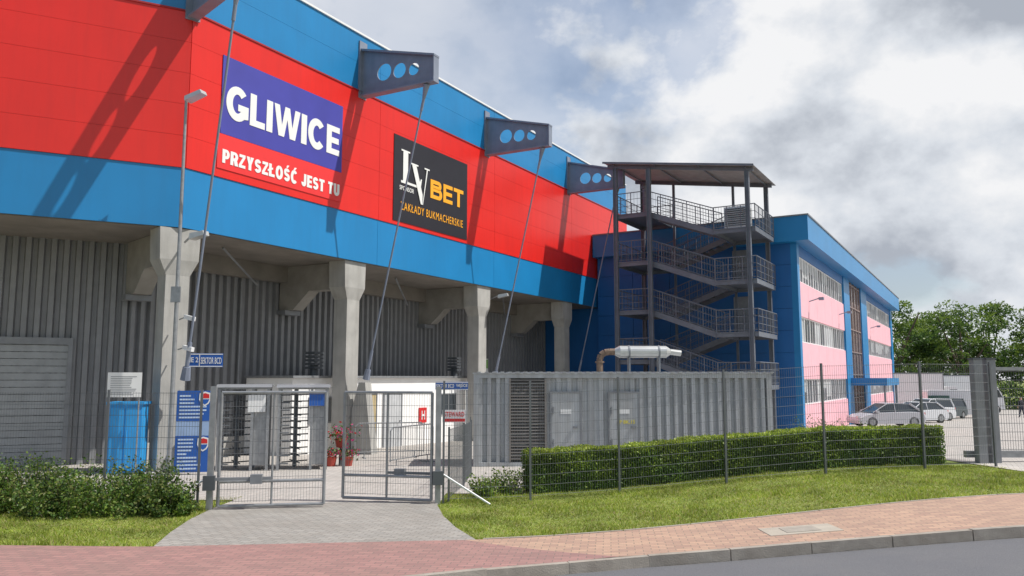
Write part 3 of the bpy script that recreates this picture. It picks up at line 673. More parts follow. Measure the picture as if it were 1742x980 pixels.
x,y=-8.05,20.4; z=T(x,y); F=frame((x,y,0),(1,.2)); th=thing('information_board',(x,y,z),'blue information boards with round club crest near column','sign')
PB=mat('pale_blue_print',(.5,.62,.78),.5)
m=MB(F); m.box(-.42,.42,-.015,.015,.855,1.215); m.obj('pale_panel',th,[mat('pale_blue_panel',(.30,.42,.62),.5)])
for a,b2 in((1.22,1.98),(-.05,.85)):
    m=MB(F); m.box(-.42,.42,-.02,.02,a,b2); p=m.obj('panel',th,[SIGNB])
    m=MB(F)
    for i in range(int((b2-a)/.09)-1): m.box(-.36,(.05 if i>3 else .3)-random.random()*.2,-.025,-.021,a+.07+i*.09,a+.11+i*.09)
    m.obj('text_lines',p,[PB])
    cx,cz_=.25,b2-.2
    m=MB(F); sh=[(-.13,.14),(0,.18),(.13,.14),(.14,-.02),(.09,-.13),(0,-.19),(-.09,-.13),(-.14,-.02)]; m.exty([(cx+q[0],cz_+q[1]) for q in sh],-.030,-.026)
    m.mi=1; m.exty([(cx+q[0]*.78,cz_+q[1]*.78) for q in sh[3:]],-.034,-.031)
    m.mi=2; m.exty([(cx-.1,cz_+.11),(cx,cz_+.14),(cx+.1,cz_+.11),(cx+.105,cz_+.01),(cx-.105,cz_+.01)],-.034,-.031)
    m.obj('crest',p,[SIGNW,SIGNB,SIGNR])
for a in(-.38,.38):
    m=MB(F); m.tube((a,.04,z),(a,.04,2.0),.02); m.obj('post',th,[GALV])
F=frame((-8.70,22.15,0),(1,.15)); th=thing('direction_sign',(-8.65,22.15,2.5),'blue and white direction sign fixed beside the concrete column','sign')
m=MB(F); m.box(-.75,.66,-.02,.02,2.60,2.98); m.obj('panel',th,[SIGNB])
m=MB(F); m.mi=0; m.box(-.75,.66,-.024,-.021,2.61,2.635); m.box(-.75,.66,-.024,-.021,2.945,2.97); m.box(.035,.055,-.024,-.021,2.635,2.945); m.obj('border',th,[SIGNW])
letters('WEJŚCIE 2',F,-.70,.01,2.69,2.92,-.022,SIGNW,th,.01); letters('SEKTOR BCD',F,.08,.63,2.69,2.87,-.022,SIGNW,th,.01,space=1.05)
m=MB(F); m.tube((-.75,.03,2.8),(.6,.03,2.8),.025); m.obj('arm',th,[GALV])
F=frame((-1.62,21.6,0),(1,0)); th=thing('direction_sign',(-1.75,21.6,T(-1.75,21.6)),'blue and white sector sign above a steward notice','sign')
z=T(-1.75,21.6); m=MB(F); m.box(-.44,.44,-.02,.02,1.98,2.2); m.obj('panel',th,[SIGNB])
m=MB(F); m.box(-.44,.44,-.024,-.021,1.985,2.005); m.box(-.44,.44,-.024,-.021,2.175,2.195); m.obj('border',th,[SIGNW])
letters('SEKTOR BCD',F,-.42,.06,2.04,2.14,-.022,SIGNW,th,.02,space=1.1); letters('WEJŚCIE',F,.12,.42,2.04,2.165,-.022,SIGNW,th,.02)
for a in(-.4,.4):
    m=MB(F); m.tube((a,.04,z),(a,.04,2.2),.025); m.obj('post',th,[GALV])
m=MB(F); m.box(-.24,.38,-.02,.02,1.12,1.45); p=m.obj('steward_panel',th,[SIGNW]); m=MB(F); m.box(-.22,.36,-.024,-.021,1.14,1.22); m.obj('red_stripe',p,[SIGNR])
letters('STEWARD',F,-.20,.34,1.27,1.40,-.022,SIGNR,p,.02,space=1.1)
x,y=-8.5,20.1; z=T(x,y); th=thing('lamp_post',(x,y,z),'tall thin grey lamp pole with floodlight in front of column','street lamp')
m=MB(); m.tube((x,y,z),(x,y,5),.06,10,.048); m.tube((x,y,5),(x,y,9.5),.048,10,.035); m.obj('pole',th,[GALV])
m=MB(frame((x,y,9.45),(1,-.3))); m.tube((0,0,0),(.15,0,.08),.03); m.hexa([(.05,-.14,.0),(.55,-.12,.16),(.55,.12,.16),(.05,.14,.0),(.05,-.14,.12),(.5,-.12,.26),(.5,.12,.26),(.05,.14,.12)]); m.obj('lamp_head',th,[CHROME])
m=MB(); m.box(x-.12,x+.12,y-.1,y-.055,4.2,4.6); m.obj('junction_box',th,[GALV])
def spot(p,dirx,label):
    th=thing('floodlight',p,label,'floodlight'); F=frame(p,dirx)
    m=MB(F); m.tube((-.5,.35,-.1),(0,0,0),.03); m.obj('arm',th,[GALV])
    m=MB(F); m.hexa([(0,-.13,-.12),(.45,-.12,-.02),(.45,.12,-.02),(0,.13,-.12),(.02,-.13,.04),(.42,-.12,.1),(.42,.12,.1),(.02,.13,.04)]); m.obj('lamp_head',th,[CHROME])
spot(C0+Vector((.45,-.45,6.05)),(1,-.3),'pale floodlight on a short arm beside the column')
spot(F2@Vector((16.4,-.3,5.95)),(1,-.3),'pale floodlight on a short arm beside the column')
for zc in(3.9,3.1):
    p=Vector((-8.6,20.95,zc)); th=thing('security_camera',p,'small white security camera on the concrete column','camera'); m=MB(frame(p,(1,-.5)))
    m.tube((-.35,.1,-.05),(0,0,0),.02); m.obj('mount',th,[GALV]); m=MB(frame(p,(1,-.5))); m.hexa([(-.02,-.05,-.05),(.3,-.05,-.12),(.3,.05,-.12),(-.02,.05,-.05),(-.02,-.05,.06),(.32,-.05,-.01),(.32,.05,-.01),(-.02,.05,.06)]); m.obj('housing',th,[WPAINT])
x,y=-4.9,22.8; z=T(x,y); th=thing('flower_planter',(x,y,z),'red flower tubs with pink geraniums stacked by the turnstile','planter')
for dx,dy,dz in((-.2,0,0),(.25,.1,0),(0,.35,.5)):
    m=MB(); m.tube((x+dx,y+dy,z+dz),(x+dx,y+dy,z+dz+.25),.13,12,.17); m.obj('tub',th,[mat('terracotta_red',(.38,.06,.04),.6)])
m=MB(); m.tube((x,y+.35,z),(x,y+.35,z+.5),.05); m.obj('stand',th,[STEELD])

def leaves(name,C,size,parent,mats,label=None,cat=None,kind=None,group=None,w=None,up=0.):
    n=len(C); a=rng.normal(size=(n,3)); a[:,2]*=(1-up); a/=np.linalg.norm(a,axis=1)[:,None]
    b=rng.normal(size=(n,3)); b[:,2]*=(1-up); b-= (a*b).sum(1)[:,None]*a; b/=np.linalg.norm(b,axis=1)[:,None]
    s=(size*rng.uniform(.6,1.3,n))[:,None]; V=np.empty((n*4,3))
    V[0::4]=C-a*s; V[1::4]=C+b*s*.55; V[2::4]=C+a*s; V[3::4]=C-b*s*.55
    o=np.array([(C[:,0].min()+C[:,0].max())/2,(C[:,1].min()+C[:,1].max())/2,C[:,2].min()])
    V-=o
    me=bpy.data.meshes.new(name); me.vertices.add(n*4); me.vertices.foreach_set('co',V.ravel())
    me.loops.add(n*4); me.loops.foreach_set('vertex_index',np.arange(n*4)); me.polygons.add(n); me.polygons.foreach_set('loop_start',np.arange(0,n*4,4))
    for q in mats: me.materials.append(q)
    mi=rng.choice(len(mats),n,p=w) if not isinstance(w,np.ndarray) or len(w)!=n else w
    me.polygons.foreach_set('material_index',mi.astype(np.int32)); me.update(calc_edges=True); me.validate()
    return reg(bpy.data.objects.new(name,me),parent,Vector(o),label,cat,group,kind)
FLP=leafmat('petal_pink',(.55,.04,.2)); FLR=leafmat('petal_red',(.55,.02,.02))
pc=np.array([x-.2,y,z+.36])+rng.normal(size=(260,3))*[.15,.12,.09]; pc2=np.array([x,y+.35,z+.88])+rng.normal(size=(320,3))*[.2,.18,.12]; pc3=np.array([x+.25,y+.1,z+.36])+rng.normal(size=(240,3))*[.14,.12,.08]
leaves('flowers',np.vstack([pc,pc2,pc3]),.042,th,[FLP,FLR,LF2,LF1],w=[.2,.16,.4,.24])
def barrier(x,y,ang):
    z=T(x,y); F=frame((x,y,z),(math.cos(ang),math.sin(ang))); th=thing('crowd_barrier',(x,y,z),'galvanised steel crowd control barrier in the yard','barrier',group='crowd barriers in the yard')
    m=MB(F); m.path([(-1.1,0,.15),(-1.1,0,1.0),(-1.0,0,1.1),(1.0,0,1.1),(1.1,0,1.0),(1.1,0,.15)],.02,6); m.tube((-1.1,0,.2),(1.1,0,.2),.015)
    m.obj('barrier_frame',th,[GALV]); m=MB(F)
    for i in range(1,18): m.tube((-1.1+i*.122,0,.2),(-1.1+i*.122,0,1.1),.008,4)
    m.obj('bars',th,[GALV])
    for a in(-.8,.8): m=MB(F); m.box(a-.03,a+.03,-.3,.3,0,.03); m.tube((a,0,.02),(a,0,.2),.015); m.obj('foot',th,[GALV])
barrier(-3.9,25.8,.3); barrier(-2.9,23.6,1.1)

# ---------------------------------------------------------------- hedge
def hedge():
    HH=.80
    A=Vector((.35,16.95,0)); B=Vector((9.62,18.7,0)); d=(B-A).normalized(); F=frame(A,(d.x,d.y)); L=(B-A).length
    th=thing('hedge',(5,17.8,T(5,17.8)),'long trimmed green hedge with yellowish new growth','hedge')
    m=MB(F); 
    xs=np.linspace(0,L,30)
    for x0_,x1_ in zip(xs[:-1],xs[1:]):
        p=F@Vector((x0_,0,0)); q=F@Vector((x1_,0,0)); za,zb=T(p.x,p.y),T(q.x,q.y)
        m.hexa([(x0_,-.43,za-.1),(x1_,-.43,zb-.1),(x1_,.43,zb-.1),(x0_,.43,za-.1),(x0_,-.42,za+HH-.05),(x1_,-.42,zb+HH-.05),(x1_,.42,zb+HH-.05),(x0_,.42,za+HH-.05)])
    m.obj('core',th,[COREG])
    def S(n,mode):
        x=rng.uniform(-.05,L+.05,n); r=rng.uniform(0,1,n)
        bumpy=.02*np.sin(x*2.1)+.012*np.sin(x*5.3+1)+.01*np.sin(x*11)
        if mode=='f': y=-.46+rng.normal(0,.018,n)+.02*np.sin(x*3.7+r*3); z=.02+r*HH
        elif mode=='b': y=.46+rng.normal(0,.02,n); z=.02+r*HH
        elif mode=='t': y=rng.uniform(-.48,.48,n); z=HH+bumpy+rng.normal(0,.016,n)+.012*np.sin(y*9+x*4)
        elif mode=='s': x=np.where(r<.5,-.04,L+.04)+rng.normal(0,.03,n); y=rng.uniform(-.45,.45,n); z=rng.uniform(0,HH,n)
        P=np.empty((n,3)); Mx=np.array(F)
        P[:,0]=Mx[0,0]*x+Mx[0,1]*y+Mx[0,3]; P[:,1]=Mx[1,0]*x+Mx[1,1]*y+Mx[1,3]
        P[:,2]=z+np.array([T(a,b) for a,b in P[:,:2]]); return P
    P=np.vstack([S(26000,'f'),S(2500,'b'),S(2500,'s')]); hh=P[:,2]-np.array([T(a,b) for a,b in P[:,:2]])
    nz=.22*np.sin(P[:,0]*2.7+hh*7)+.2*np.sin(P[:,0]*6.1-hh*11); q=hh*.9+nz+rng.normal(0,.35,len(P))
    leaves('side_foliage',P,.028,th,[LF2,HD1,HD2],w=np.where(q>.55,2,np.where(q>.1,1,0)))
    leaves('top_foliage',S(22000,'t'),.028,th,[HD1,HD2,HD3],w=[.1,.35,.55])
hedge()
LFD=leafmat('leaf_olive',(.22,.24,.07))
def shrub(x,y,r,h,n,label,lm=(LF1,LF2,LF3,LFD),sz=.03,grp='wild shrubs along the fence',w=(.25,.35,.25,.15)):
    z=T(x,y); th=thing('shrub',(x,y,z),label,'shrub',group=grp)
    m=MB(); C=[]; K=44
    for i in range(K):
        a=random.uniform(0,6.28); rr=r*random.uniform(.15,1.2); hh=h*random.uniform(.3,1.12)
        tip=Vector((x+rr*math.cos(a),y+rr*math.sin(a)*.8,z+hh)); b=Vector((x+rr*.6*math.cos(a),y+rr*.6*math.sin(a),z))
        m.tube(b,tip,.006,4,.002)
        k=n//K; t=rng.uniform(.02,1.06,k)[:,None]; C.append(np.array(b)*(1-t)+np.array(tip)*t+rng.normal(size=(k,3))*[r*.10,r*.10,h*.05])
    m.obj('stem',th,[BARK]); C=np.vstack(C); C[:,2]=np.maximum(C[:,2],z+.02); leaves('foliage',C,sz,th,list(lm),w=list(w))
for x,y,r,h in((-5.85,13.8,.5,.42),(-6.5,13.9,.75,.62),(-7.5,13.8,.8,.62),(-8.4,14.0,.85,.70),(-9.3,13.9,.85,.66),(-10.3,14.1,.85,.74),(-7.0,15.0,.8,.75),(-8.8,15.1,.9,.8)):
    shrub(x,y,r,h,5200,'untrimmed wild green shrub growing along the mesh fence')
shrub(-.5,16.2,.4,.42,1300,'small weedy clump of plants beside the gate post',grp=None,lm=(LF2,HD1,HD2,LFD))
shrub(-.1,16.6,.35,.46,1300,'small weedy clump of plants beside the gate post',grp=None,lm=(LF2,HD1,HD2,LFD))
shrub(9.9,26.,.9,1.1,3000,'bushy shrub at the end of the container',grp=None)
shrub(11.2,27.,.9,1.0,3000,'bushy shrub at the end of the container',grp=None)
# grass
def inside_lawn(x,y):
    if y<yb(x)+.07: return False
    if -5.35<x<-.45:
        xl=np.interp(y,[10.87,12,13.2,14.5],[-4.75,-5.,-5.2,-5.3]); xr=np.interp(y,[11.37,12.4,13.6,14.8,17],[-.5,-.85,-1.15,-1.35,-1.3])
        if xl<x<xr: return False
    if x<=-3: return y<16
    if x<.2: return y<16.8
    return y<16.6+.19*x if x<10.5 else y<15.3+(x-10.4)*.22
pts=[]
while len(pts)<110000:
    x=random.uniform(-12,14); y=random.uniform(10.8,18)
    if inside_lawn(x,y) and math.sin(x*1.1+y*.7)*math.sin(y*1.9-x*.6)>random.uniform(-2.2,-.45): pts.append((x,y))
P=np.array(pts); n=len(P); Z=np.array([T(a,b) for a,b in P])-.015
hgt=rng.uniform(.02,.05,n)*(1+.4*np.sin(P[:,0]*1.7)*np.sin(P[:,1]*2.3))
tuft=(np.sin(P[:,0]*3.1+P[:,1]*1.3)*np.sin(P[:,1]*4.7-P[:,0]*1.9)>.82)|((P[:,1]-np.interp(P[:,0],bx,by))<.16); hgt*=np.where(tuft,1.9,1)
an=rng.uniform(0,6.28,n); V=np.empty((n*3,3)); wd=.009
V[0::3]=np.c_[P[:,0]-wd*np.cos(an),P[:,1]-wd*np.sin(an),Z]; V[1::3]=np.c_[P[:,0]+wd*np.cos(an),P[:,1]+wd*np.sin(an),Z]; V[2::3]=np.c_[P[:,0]+rng.normal(0,.03,n),P[:,1]+rng.normal(0,.03,n),Z+hgt]
me=bpy.data.meshes.new('grass'); me.vertices.add(n*3); me.vertices.foreach_set('co',V.ravel()); me.loops.add(n*3); me.loops.foreach_set('vertex_index',np.arange(n*3)); me.polygons.add(n); me.polygons.foreach_set('loop_start',np.arange(0,n*3,3))
for q in(leafmat('grass_mid',(.24,.32,.04),.5),leafmat('grass_light',(.38,.43,.075),.5),leafmat('grass_dry',(.46,.40,.17),.5)): me.materials.append(q)
me.polygons.foreach_set('material_index',rng.choice(3,n,p=[.45,.41,.14]).astype(np.int32)); me.update(calc_edges=True)
g=bpy.data.objects.new('grass',me); reg(g,None,Vector((0,0,0)),'short sunlit lawn grass with dry patches','grass',None,'stuff')

# ---------------------------------------------------------------- trees
def tree(x,y,h,r,n,seed,label):
    rs=random.Random(seed); z=T(x,y); th=thing('tree',(x,y,z),label,'tree',group='leafy trees beyond the car park')
    m=MB(); m.tube((x,y,z-.2),(x,y,z+h*.35),h*.028,8,h*.02)
    for i in range(9):
        a=rs.uniform(0,6.28); rr=r*rs.uniform(.3,.8); b=Vector((x,y,z+h*rs.uniform(.22,.35))); t=Vector((x+rr*math.cos(a),y+rr*math.sin(a),z+h*rs.uniform(.5,.9))); m.tube(b,t,h*.012,6,h*.003)
    m.tube((x,y,z+h*.35),(x,y,z+h*.85),h*.02,6,h*.004)
    m.obj('trunk',th,[BARK]); C=[];W=[]
    for k in range(38):
        a=rs.uniform(0,6.28); el=rs.uniform(-.75,1); rr=r*math.sqrt(max(0,1-el*el))*rs.uniform(.55,1.05)
        c=np.array([x+rr*math.cos(a),y+rr*math.sin(a),z+h*.56+el*h*.40]); q=n//38; cr=r*rs.uniform(.2,.38)
        v=rng.normal(size=(q,3)); v/=np.linalg.norm(v,axis=1)[:,None]; v*=rng.uniform(.4,1,q)[:,None]**.5
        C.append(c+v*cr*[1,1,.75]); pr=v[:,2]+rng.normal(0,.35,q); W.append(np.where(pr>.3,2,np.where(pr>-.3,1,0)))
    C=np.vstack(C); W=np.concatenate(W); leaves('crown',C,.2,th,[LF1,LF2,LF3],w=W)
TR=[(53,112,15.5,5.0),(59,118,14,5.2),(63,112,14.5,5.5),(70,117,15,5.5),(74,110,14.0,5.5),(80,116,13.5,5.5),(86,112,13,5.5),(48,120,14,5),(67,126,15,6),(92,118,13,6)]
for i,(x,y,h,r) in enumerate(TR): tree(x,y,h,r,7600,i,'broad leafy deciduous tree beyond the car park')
mb_c=np.c_[rng.uniform(45,110,16000),rng.uniform(104,108,16000),rng.uniform(0,1,16000)]
mb_c[:,2]=-2.+mb_c[:,2]*(3.2+.8*np.sin(mb_c[:,0]*.7)); leaves('undergrowth',mb_c,.22,None,[LF1,LF2,LF3],label='dense green undergrowth below the trees',cat='bushes',kind='stuff',w=[.45,.35,.2])

# ---------------------------------------------------------------- vehicles
def wheel(m,x,y,r,s):
    m.mi=0; m.tube((x,y-s*.1,r),(x,y+s*.1,r),r,18); m.mi=1; m.tube((x,y+s*.1,r),(x,y+s*.11,r),r*.6,12)
def car(x,y,ang,col,kind,label):
    z=T(x,y)+.006; F=frame((x,y,z),(math.cos(ang),math.sin(ang))); th=thing('parked_car',(x,y,z),label,'car',group='cars parked in front of the office')
    P=mat('car_paint',col,.25,var=.02); 
    if kind=='suv': L,W,H,bl=4.5,1.85,1.68,.98
    else: L,W,H,bl=4.3,1.75,1.48,.9
    h=L/2
    lo=[(-h,.4),(-h-.02,.62),(-h+.1,bl+.02),(-h*.5,bl+.05),(h*.42,bl),(h*.8,bl-.13),(h-.08,bl-.3),(h,.45),(h-.06,.22),(-h+.1,.22)]
    m=MB(F); n=len(lo); secs_=[(-W/2,.96,.03),(-W/2+.08,1,0),(W/2-.08,1,0),(W/2,.96,.03)]; vs=[]
    for yy,sc,dz in secs_: vs+=[(px*sc,yy,pz*(1 if pz<.5 else 1-dz)) for px,pz in lo]
    fs=[tuple(range(n)),tuple(range(3*n,4*n))[::-1]]
    for k in range(3): fs+=[(k*n+i,(k+1)*n+i,(k+1)*n+(i+1)%n,k*n+(i+1)%n) for i in range(n)]
    m.add(vs,fs); m.obj('body',th,[P])
    rx=-h+(.35 if kind=='suv' else .95)
    cab=[(-h+.16,bl+.03),(rx,H-.08),(-h*.15,H-.02),(h*.1,H-.06),(h*.55,bl-.02)]
    m=MB(F); n=len(cab); vs=[]
    for sgn in(-1,1): vs+=[(px,sgn*(W/2-.06-(pz-bl)*.28),pz) for px,pz in cab]
    m.add(vs,[tuple(range(n)),tuple(range(n,2*n))[::-1]]+[(i,n+i,n+(i+1)%n,(i+1)%n) for i in range(n)]); m.obj('window_glass',th,[GLASS])
    m=MB(F); yw=W/2-.06-(H-bl)*.28+.02
    m.hexa([(rx-.04,-yw,H-.09),(-h*.15,-yw,H-.04),(-h*.15,yw,H-.04),(rx-.04,yw,H-.09),(rx,-yw,H-.05),(-h*.15,-yw,H),(-h*.15,yw,H),(rx,yw,H-.05)])
    m.hexa([(-h*.15,-yw,H-.04),(h*.11,-yw,H-.08),(h*.11,yw,H-.08),(-h*.15,yw,H-.04),(-h*.15,-yw,H),(h*.11,-yw,H-.04),(h*.11,yw,H-.04),(-h*.15,yw,H)])
    for sg in(-1,1):
        for xb,xt,rr in((h*.57,h*.11,.03),(-h*.1,-h*.1,.03),(-h+.2,rx,.07)): m.tube((xb,sg*(W/2-.05),bl),(xt,sg*yw,H-.05),rr,5)
        m.box(h*.4,h*.5,sg*(W/2+.0)-.08,sg*(W/2+.0)+.08,bl,bl+.13)
    m.obj('roof',th,[P])
    for wx in(-h+.8,h-.85):
        for sg in(-1,1): m=MB(F); wheel(m,wx,sg*(W/2-.1),.32,sg); m.obj('wheel',th,[RUBBER,GALV])
    for sg in(-1,1):
        m=MB(F); m.box(h-.2,h-.02,sg*(W/2-.28)-.14,sg*(W/2-.28)+.14,bl-.35,bl-.22); m.obj('headlight',th,[CHROME])
        m=MB(F); m.box(-h+.02,-h+.14,sg*(W/2-.18)-.1,sg*(W/2-.18)+.1,bl-.2,bl+.0); m.obj('tail_light',th,[SIGNR])
car(23.3,50.3,math.radians(184),(.5,.51,.54),'hatch','silver hatchback parked in front of the pink office')
car(28.6,57.,math.radians(200),(.7,.71,.73),'hatch','white compact car parked on the paved yard')
car(31.6,61.5,math.radians(205),(.74,.75,.76),'suv','white tall estate car parked on the paved yard')
car(35.6,66.5,math.radians(215),(.06,.08,.09),'suv','dark green people carrier parked on the paved yard')
def van(x,y,ang,label,green):
    z=T(x,y)+.006; F=frame((x,y,z),(math.cos(ang),math.sin(ang))); th=thing('delivery_van',(x,y,z),label,'van')
    G=mat('van_green',(.05,.13,.10),.35); pf=[(-2.7,.3),(-2.7,2.2),(-2.55,2.35),(1.1,2.35),(1.5,2.2),(2.1,1.35),(2.75,1.05),(2.8,.4),(2.7,.3)]
    m=MB(F); m.exty(pf,-.95,.95); m.obj('body',th,[WPAINT])
    if green: m=MB(F); m.box(-2.68,-1.0,-.975,-.951,.45,1.9); m.obj('green_side',th,[G])
    m=MB(F); m.exty([(.75,1.4),(.75,2.05),(1.4,2.05),(1.95,1.4)],-.965,-.951); m.add([(1.52,-.85,2.16),(2.08,-.85,1.39),(2.08,.85,1.39),(1.52,.85,2.16),(1.53,-.85,2.19),(2.11,-.85,1.40),(2.11,.85,1.40),(1.53,.85,2.19)],[(4,5,6,7),(0,3,2,1),(0,1,5,4),(3,7,6,2)]); m.obj('window_glass',th,[GLASS])
    for wx in(-1.7,1.9):
        for sg in(-1,1): m=MB(F); wheel(m,wx,sg*.86,.35,sg); m.obj('wheel',th,[RUBBER,GALV])
    for sg in(-1,1): m=MB(F); m.box(2.7,2.83,sg*.7-.15,sg*.7+.15,.75,.95); m.obj('headlight',th,[CHROME])
van(38.6,69.5,math.radians(-12),'white and green delivery van parked in the yard',True)
def truck(x,y,ang,L0,H0,label):
    z=T(x,y)+.006; F=frame((x,y,z),(math.cos(ang),math.sin(ang))); th=thing('box_truck',(x,y,z),label,'truck',group='white trucks parked behind the cars')
    m=MB(F); m.box(-L0,1.6,-1.2,1.2,1.0,H0); m.obj('cargo_box',th,[WPAINT])
    m=MB(F)
    for q in(-L0+.04,1.56): m.box(q-.05,q+.05,-1.225,-1.201,1.0,H0)
    m.box(-L0,1.6,-1.23,-1.226,1.0,1.14); m.box(-L0,1.6,-1.23,-1.226,H0-.12,H0); m.obj('box_trim',th,[STEELL])
    m=MB(F); m.exty([(1.75,.5),(1.75,2.8),(2.8,2.8),(3.3,1.8),(3.4,.5)],-1.1,1.1); m.obj('cab',th,[WPAINT])
    m=MB(F); m.exty([(2.2,1.7),(2.2,2.5),(2.85,2.5),(3.2,1.7)],-1.12,-1.101); m.obj('window_glass',th,[GLASS])
    m=MB(F); m.box(-L0+.1,1.75,-.9,.9,.6,.99); m.obj('chassis',th,[DARK])
    for wx in(-L0+1.2,-L0+2.2,2.5):
        for sg in(-1,1): m=MB(F); wheel(m,wx,sg*1.0,.46,sg); m.obj('wheel',th,[RUBBER,GALV])
truck(41.4,81,-.1,4.4,4.15,'white box truck parked behind the cars')
truck(47.3,84,-.2,3.0,4.0,'short white box truck parked near the trees')

# ---------------------------------------------------------------- people
def person(x,y,ang,shirt,label,stride=.15):
    z=T(x,y)+.006; F=frame((0,0,0),(math.cos(ang),math.sin(ang)))
    J=[(0,0,.95),(0,0,1.2),(0,0,1.42),(0,0,1.52),(.02,0,1.66),(.02,0,1.74),
       (0,.19,1.40),(.03,.24,1.12),(.12,.25,.88),(.16,.25,.78),(0,-.19,1.40),(-.05,-.24,1.12),(.0,-.25,.88),(.03,-.25,.78),
       (0,.1,.9),(stride*.6,.1,.5),(stride,.1,.08),(stride+.15,.1,.04),(0,-.1,.9),(-stride*.3,-.1,.5),(-stride,-.1,.08),(-stride+.15,-.1,.04)]
    E=[(0,1),(1,2),(2,3),(3,4),(4,5),(2,6),(6,7),(7,8),(8,9),(2,10),(10,11),(11,12),(12,13),(0,14),(14,15),(15,16),(16,17),(0,18),(18,19),(19,20),(20,21)]
    R=[.15,.14,.16,.06,.1,.07,.07,.05,.035,.03,.07,.05,.035,.03,.1,.07,.05,.04,.1,.07,.05,.04]
    me=bpy.data.meshes.new('person'); me.from_pydata([tuple(F@Vector(j)) for j in J],E,[]); ob=bpy.data.objects.new('person',me); COL.objects.link(ob)
    sk=ob.modifiers.new('s','SKIN'); sd=ob.modifiers.new('d','SUBSURF'); sd.levels=1
    for i,v in enumerate(me.skin_vertices[0].data): v.radius=(R[i],R[i]); v.use_root=(i==0)
    bpy.context.view_layer.update(); m2=bpy.data.meshes.new_from_object(ob.evaluated_get(bpy.context.evaluated_depsgraph_get())); bpy.data.objects.remove(ob)
    m2.name='person'
    for q in(mat('shirt',shirt,.8),mat('trousers',(.03,.035,.06),.8),mat('skin',(.5,.3,.22),.6),mat('hair',(.04,.03,.02),.8)): m2.materials.append(q)
    for p in m2.polygons:
        c=p.center; p.use_smooth=True
        p.material_index=1 if c.z<.95 and math.hypot(c.x,c.y)<.22+abs(stride) and not(c.z>.7 and abs((F.inverted()@c).y)>.2) else 2 if (c.z>1.5 or c.z<.86 or (c.z<1.05 and abs((F.inverted()@c).y)>.2)) else 0
        if c.z>1.70: p.material_index=3
    reg(bpy.data.objects.new('person',m2),None,Vector((x,y,z)),label,'person')
person(44.0,69.5,1.8,(.03,.03,.04),'person in dark clothes standing on the paved yard')

# ---------------------------------------------------------------- world, sun, camera
AZ,EL=math.radians(95),math.radians(55)
wd=bpy.data.worlds.new('World'); scene.world=wd; wd.use_nodes=True; nt=wd.node_tree; N=nt.nodes; L=nt.links
bg=N['Background']; bg.inputs['Strength'].default_value=.14
sky=N.new('ShaderNodeTexSky'); sky.sky_type='NISHITA'; sky.sun_disc=False; sky.sun_elevation=EL; sky.sun_rotation=AZ; sky.dust_density=1.2
tc=N.new('ShaderNodeTexCoord'); sep=N.new('ShaderNodeSeparateXYZ'); L.new(tc.outputs['Generated'],sep.inputs[0])
def mth(op,a,b=None,c=None):
    n=N.new('ShaderNodeMath'); n.operation=op
    for i,v in enumerate((a,b,c)):
        if v is None: continue
        if isinstance(v,(int,float)): n.inputs[i].default_value=v
        else: L.new(v,n.inputs[i])
    return n.outputs[0]
def noise(scale,detail,rough,loc=(0,0,0),dist=0,zs=1.5):
    mp=N.new('ShaderNodeMapping'); mp.inputs['Location'].default_value=loc; mp.inputs['Scale'].default_value=(1,1,zs)
    L.new(tc.outputs['Generated'],mp.inputs['Vector']); n=N.new('ShaderNodeTexNoise'); n.inputs['Scale'].default_value=scale; n.inputs['Detail'].default_value=detail; n.inputs['Roughness'].default_value=rough; n.inputs['Distortion'].default_value=dist
    L.new(mp.outputs[0],n.inputs['Vector']); return n.outputs['Fac']
n1=noise(3.1,10,.55,(2.3,.4,1.1),.1); n2=noise(3.4,10,.55,(.7,4.2,.3),0.,1.3); n3=noise(1.9,6,.5,(5,1,2))
X,Y,Zz=sep.outputs
bias=mth('ADD',mth('MULTIPLY',X,.36),mth('MULTIPLY',Y,.08))
m1=mth('ADD',n1,bias)
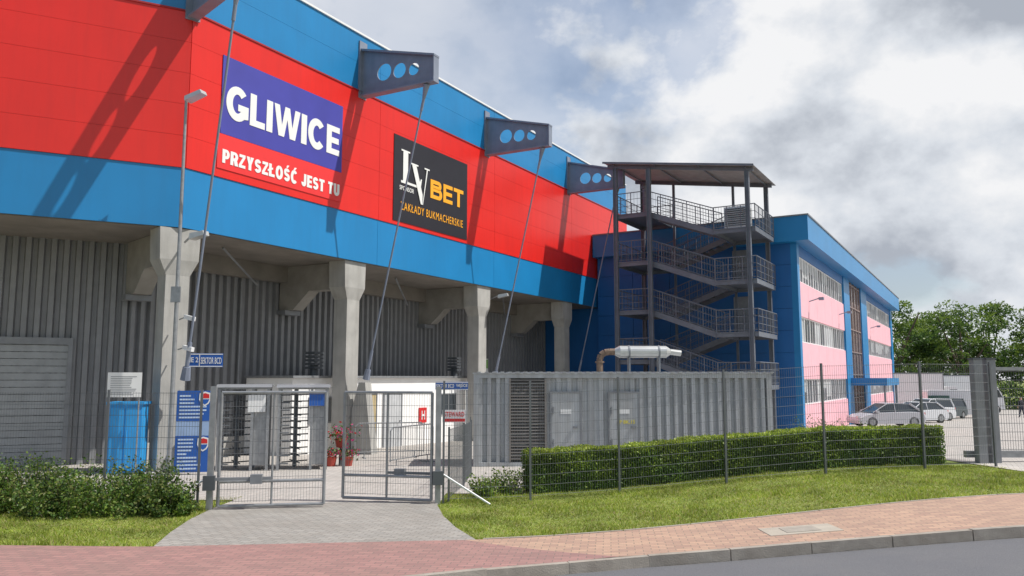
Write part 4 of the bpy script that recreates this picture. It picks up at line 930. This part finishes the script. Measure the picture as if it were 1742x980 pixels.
r=N.new('ShaderNodeMapRange'); r.interpolation_type='SMOOTHSTEP'; r.inputs['From Min'].default_value=.50; r.inputs['From Max'].default_value=.64; L.new(m1,r.inputs['Value'])
fr=mth('MULTIPLY',Y,.35)
n3b=mth('ADD',n3,fr)
haze=N.new('ShaderNodeMapRange'); haze.inputs['From Min'].default_value=.5; haze.inputs['From Max'].default_value=1.0; haze.inputs['To Min'].default_value=.1; haze.inputs['To Max'].default_value=.85; L.new(n3b,haze.inputs['Value'])
cm=mth('MAXIMUM',r.outputs[0],haze.outputs[0])
gr=mth('ADD',mth('MULTIPLY',n2,1.25),mth('MULTIPLY',Zz,.55)); gr=mth('ADD',gr,mth('MULTIPLY',X,.32))
cr=N.new('ShaderNodeValToRGB'); e=cr.color_ramp.elements; e[0].position=.82; e[0].color=(.98,.985,1,1); e[1].position=1.0; e[1].color=(.46,.50,.57,1)
e2=cr.color_ramp.elements.new(.90); e2.color=(.76,.80,.86,1)
sc0=mth('MULTIPLY',gr,.94)
L.new(sc0,cr.inputs['Fac'])
sc=N.new('ShaderNodeVectorMath'); sc.operation='SCALE'; L.new(cr.outputs['Color'],sc.inputs[0]); sc.inputs['Scale'].default_value=6.6
mx=N.new('ShaderNodeMix'); mx.data_type='RGBA'; L.new(cm,mx.inputs['Factor']); L.new(sky.outputs[0],mx.inputs['A']); L.new(sc.outputs[0],mx.inputs['B']); L.new(mx.outputs['Result'],bg.inputs['Color'])
sd=Vector((math.sin(AZ)*math.cos(EL),math.cos(AZ)*math.cos(EL),math.sin(EL)))
su=bpy.data.lights.new('sun','SUN'); su.energy=4.9; su.angle=math.radians(.53); su.color=(1,.965,.91); so=bpy.data.objects.new('sun',su); COL.objects.link(so); so.rotation_euler=sd.to_track_quat('Z','Y').to_euler(); so.location=(20,0,40)
cam=bpy.data.cameras.new('camera'); cam.lens=28; cam.sensor_width=36; cam.clip_end=3000; co=bpy.data.objects.new('camera',cam); COL.objects.link(co)
co.location=(0,0,2.3); co.rotation_euler=(math.radians(90+6.45),0,0); scene.camera=co
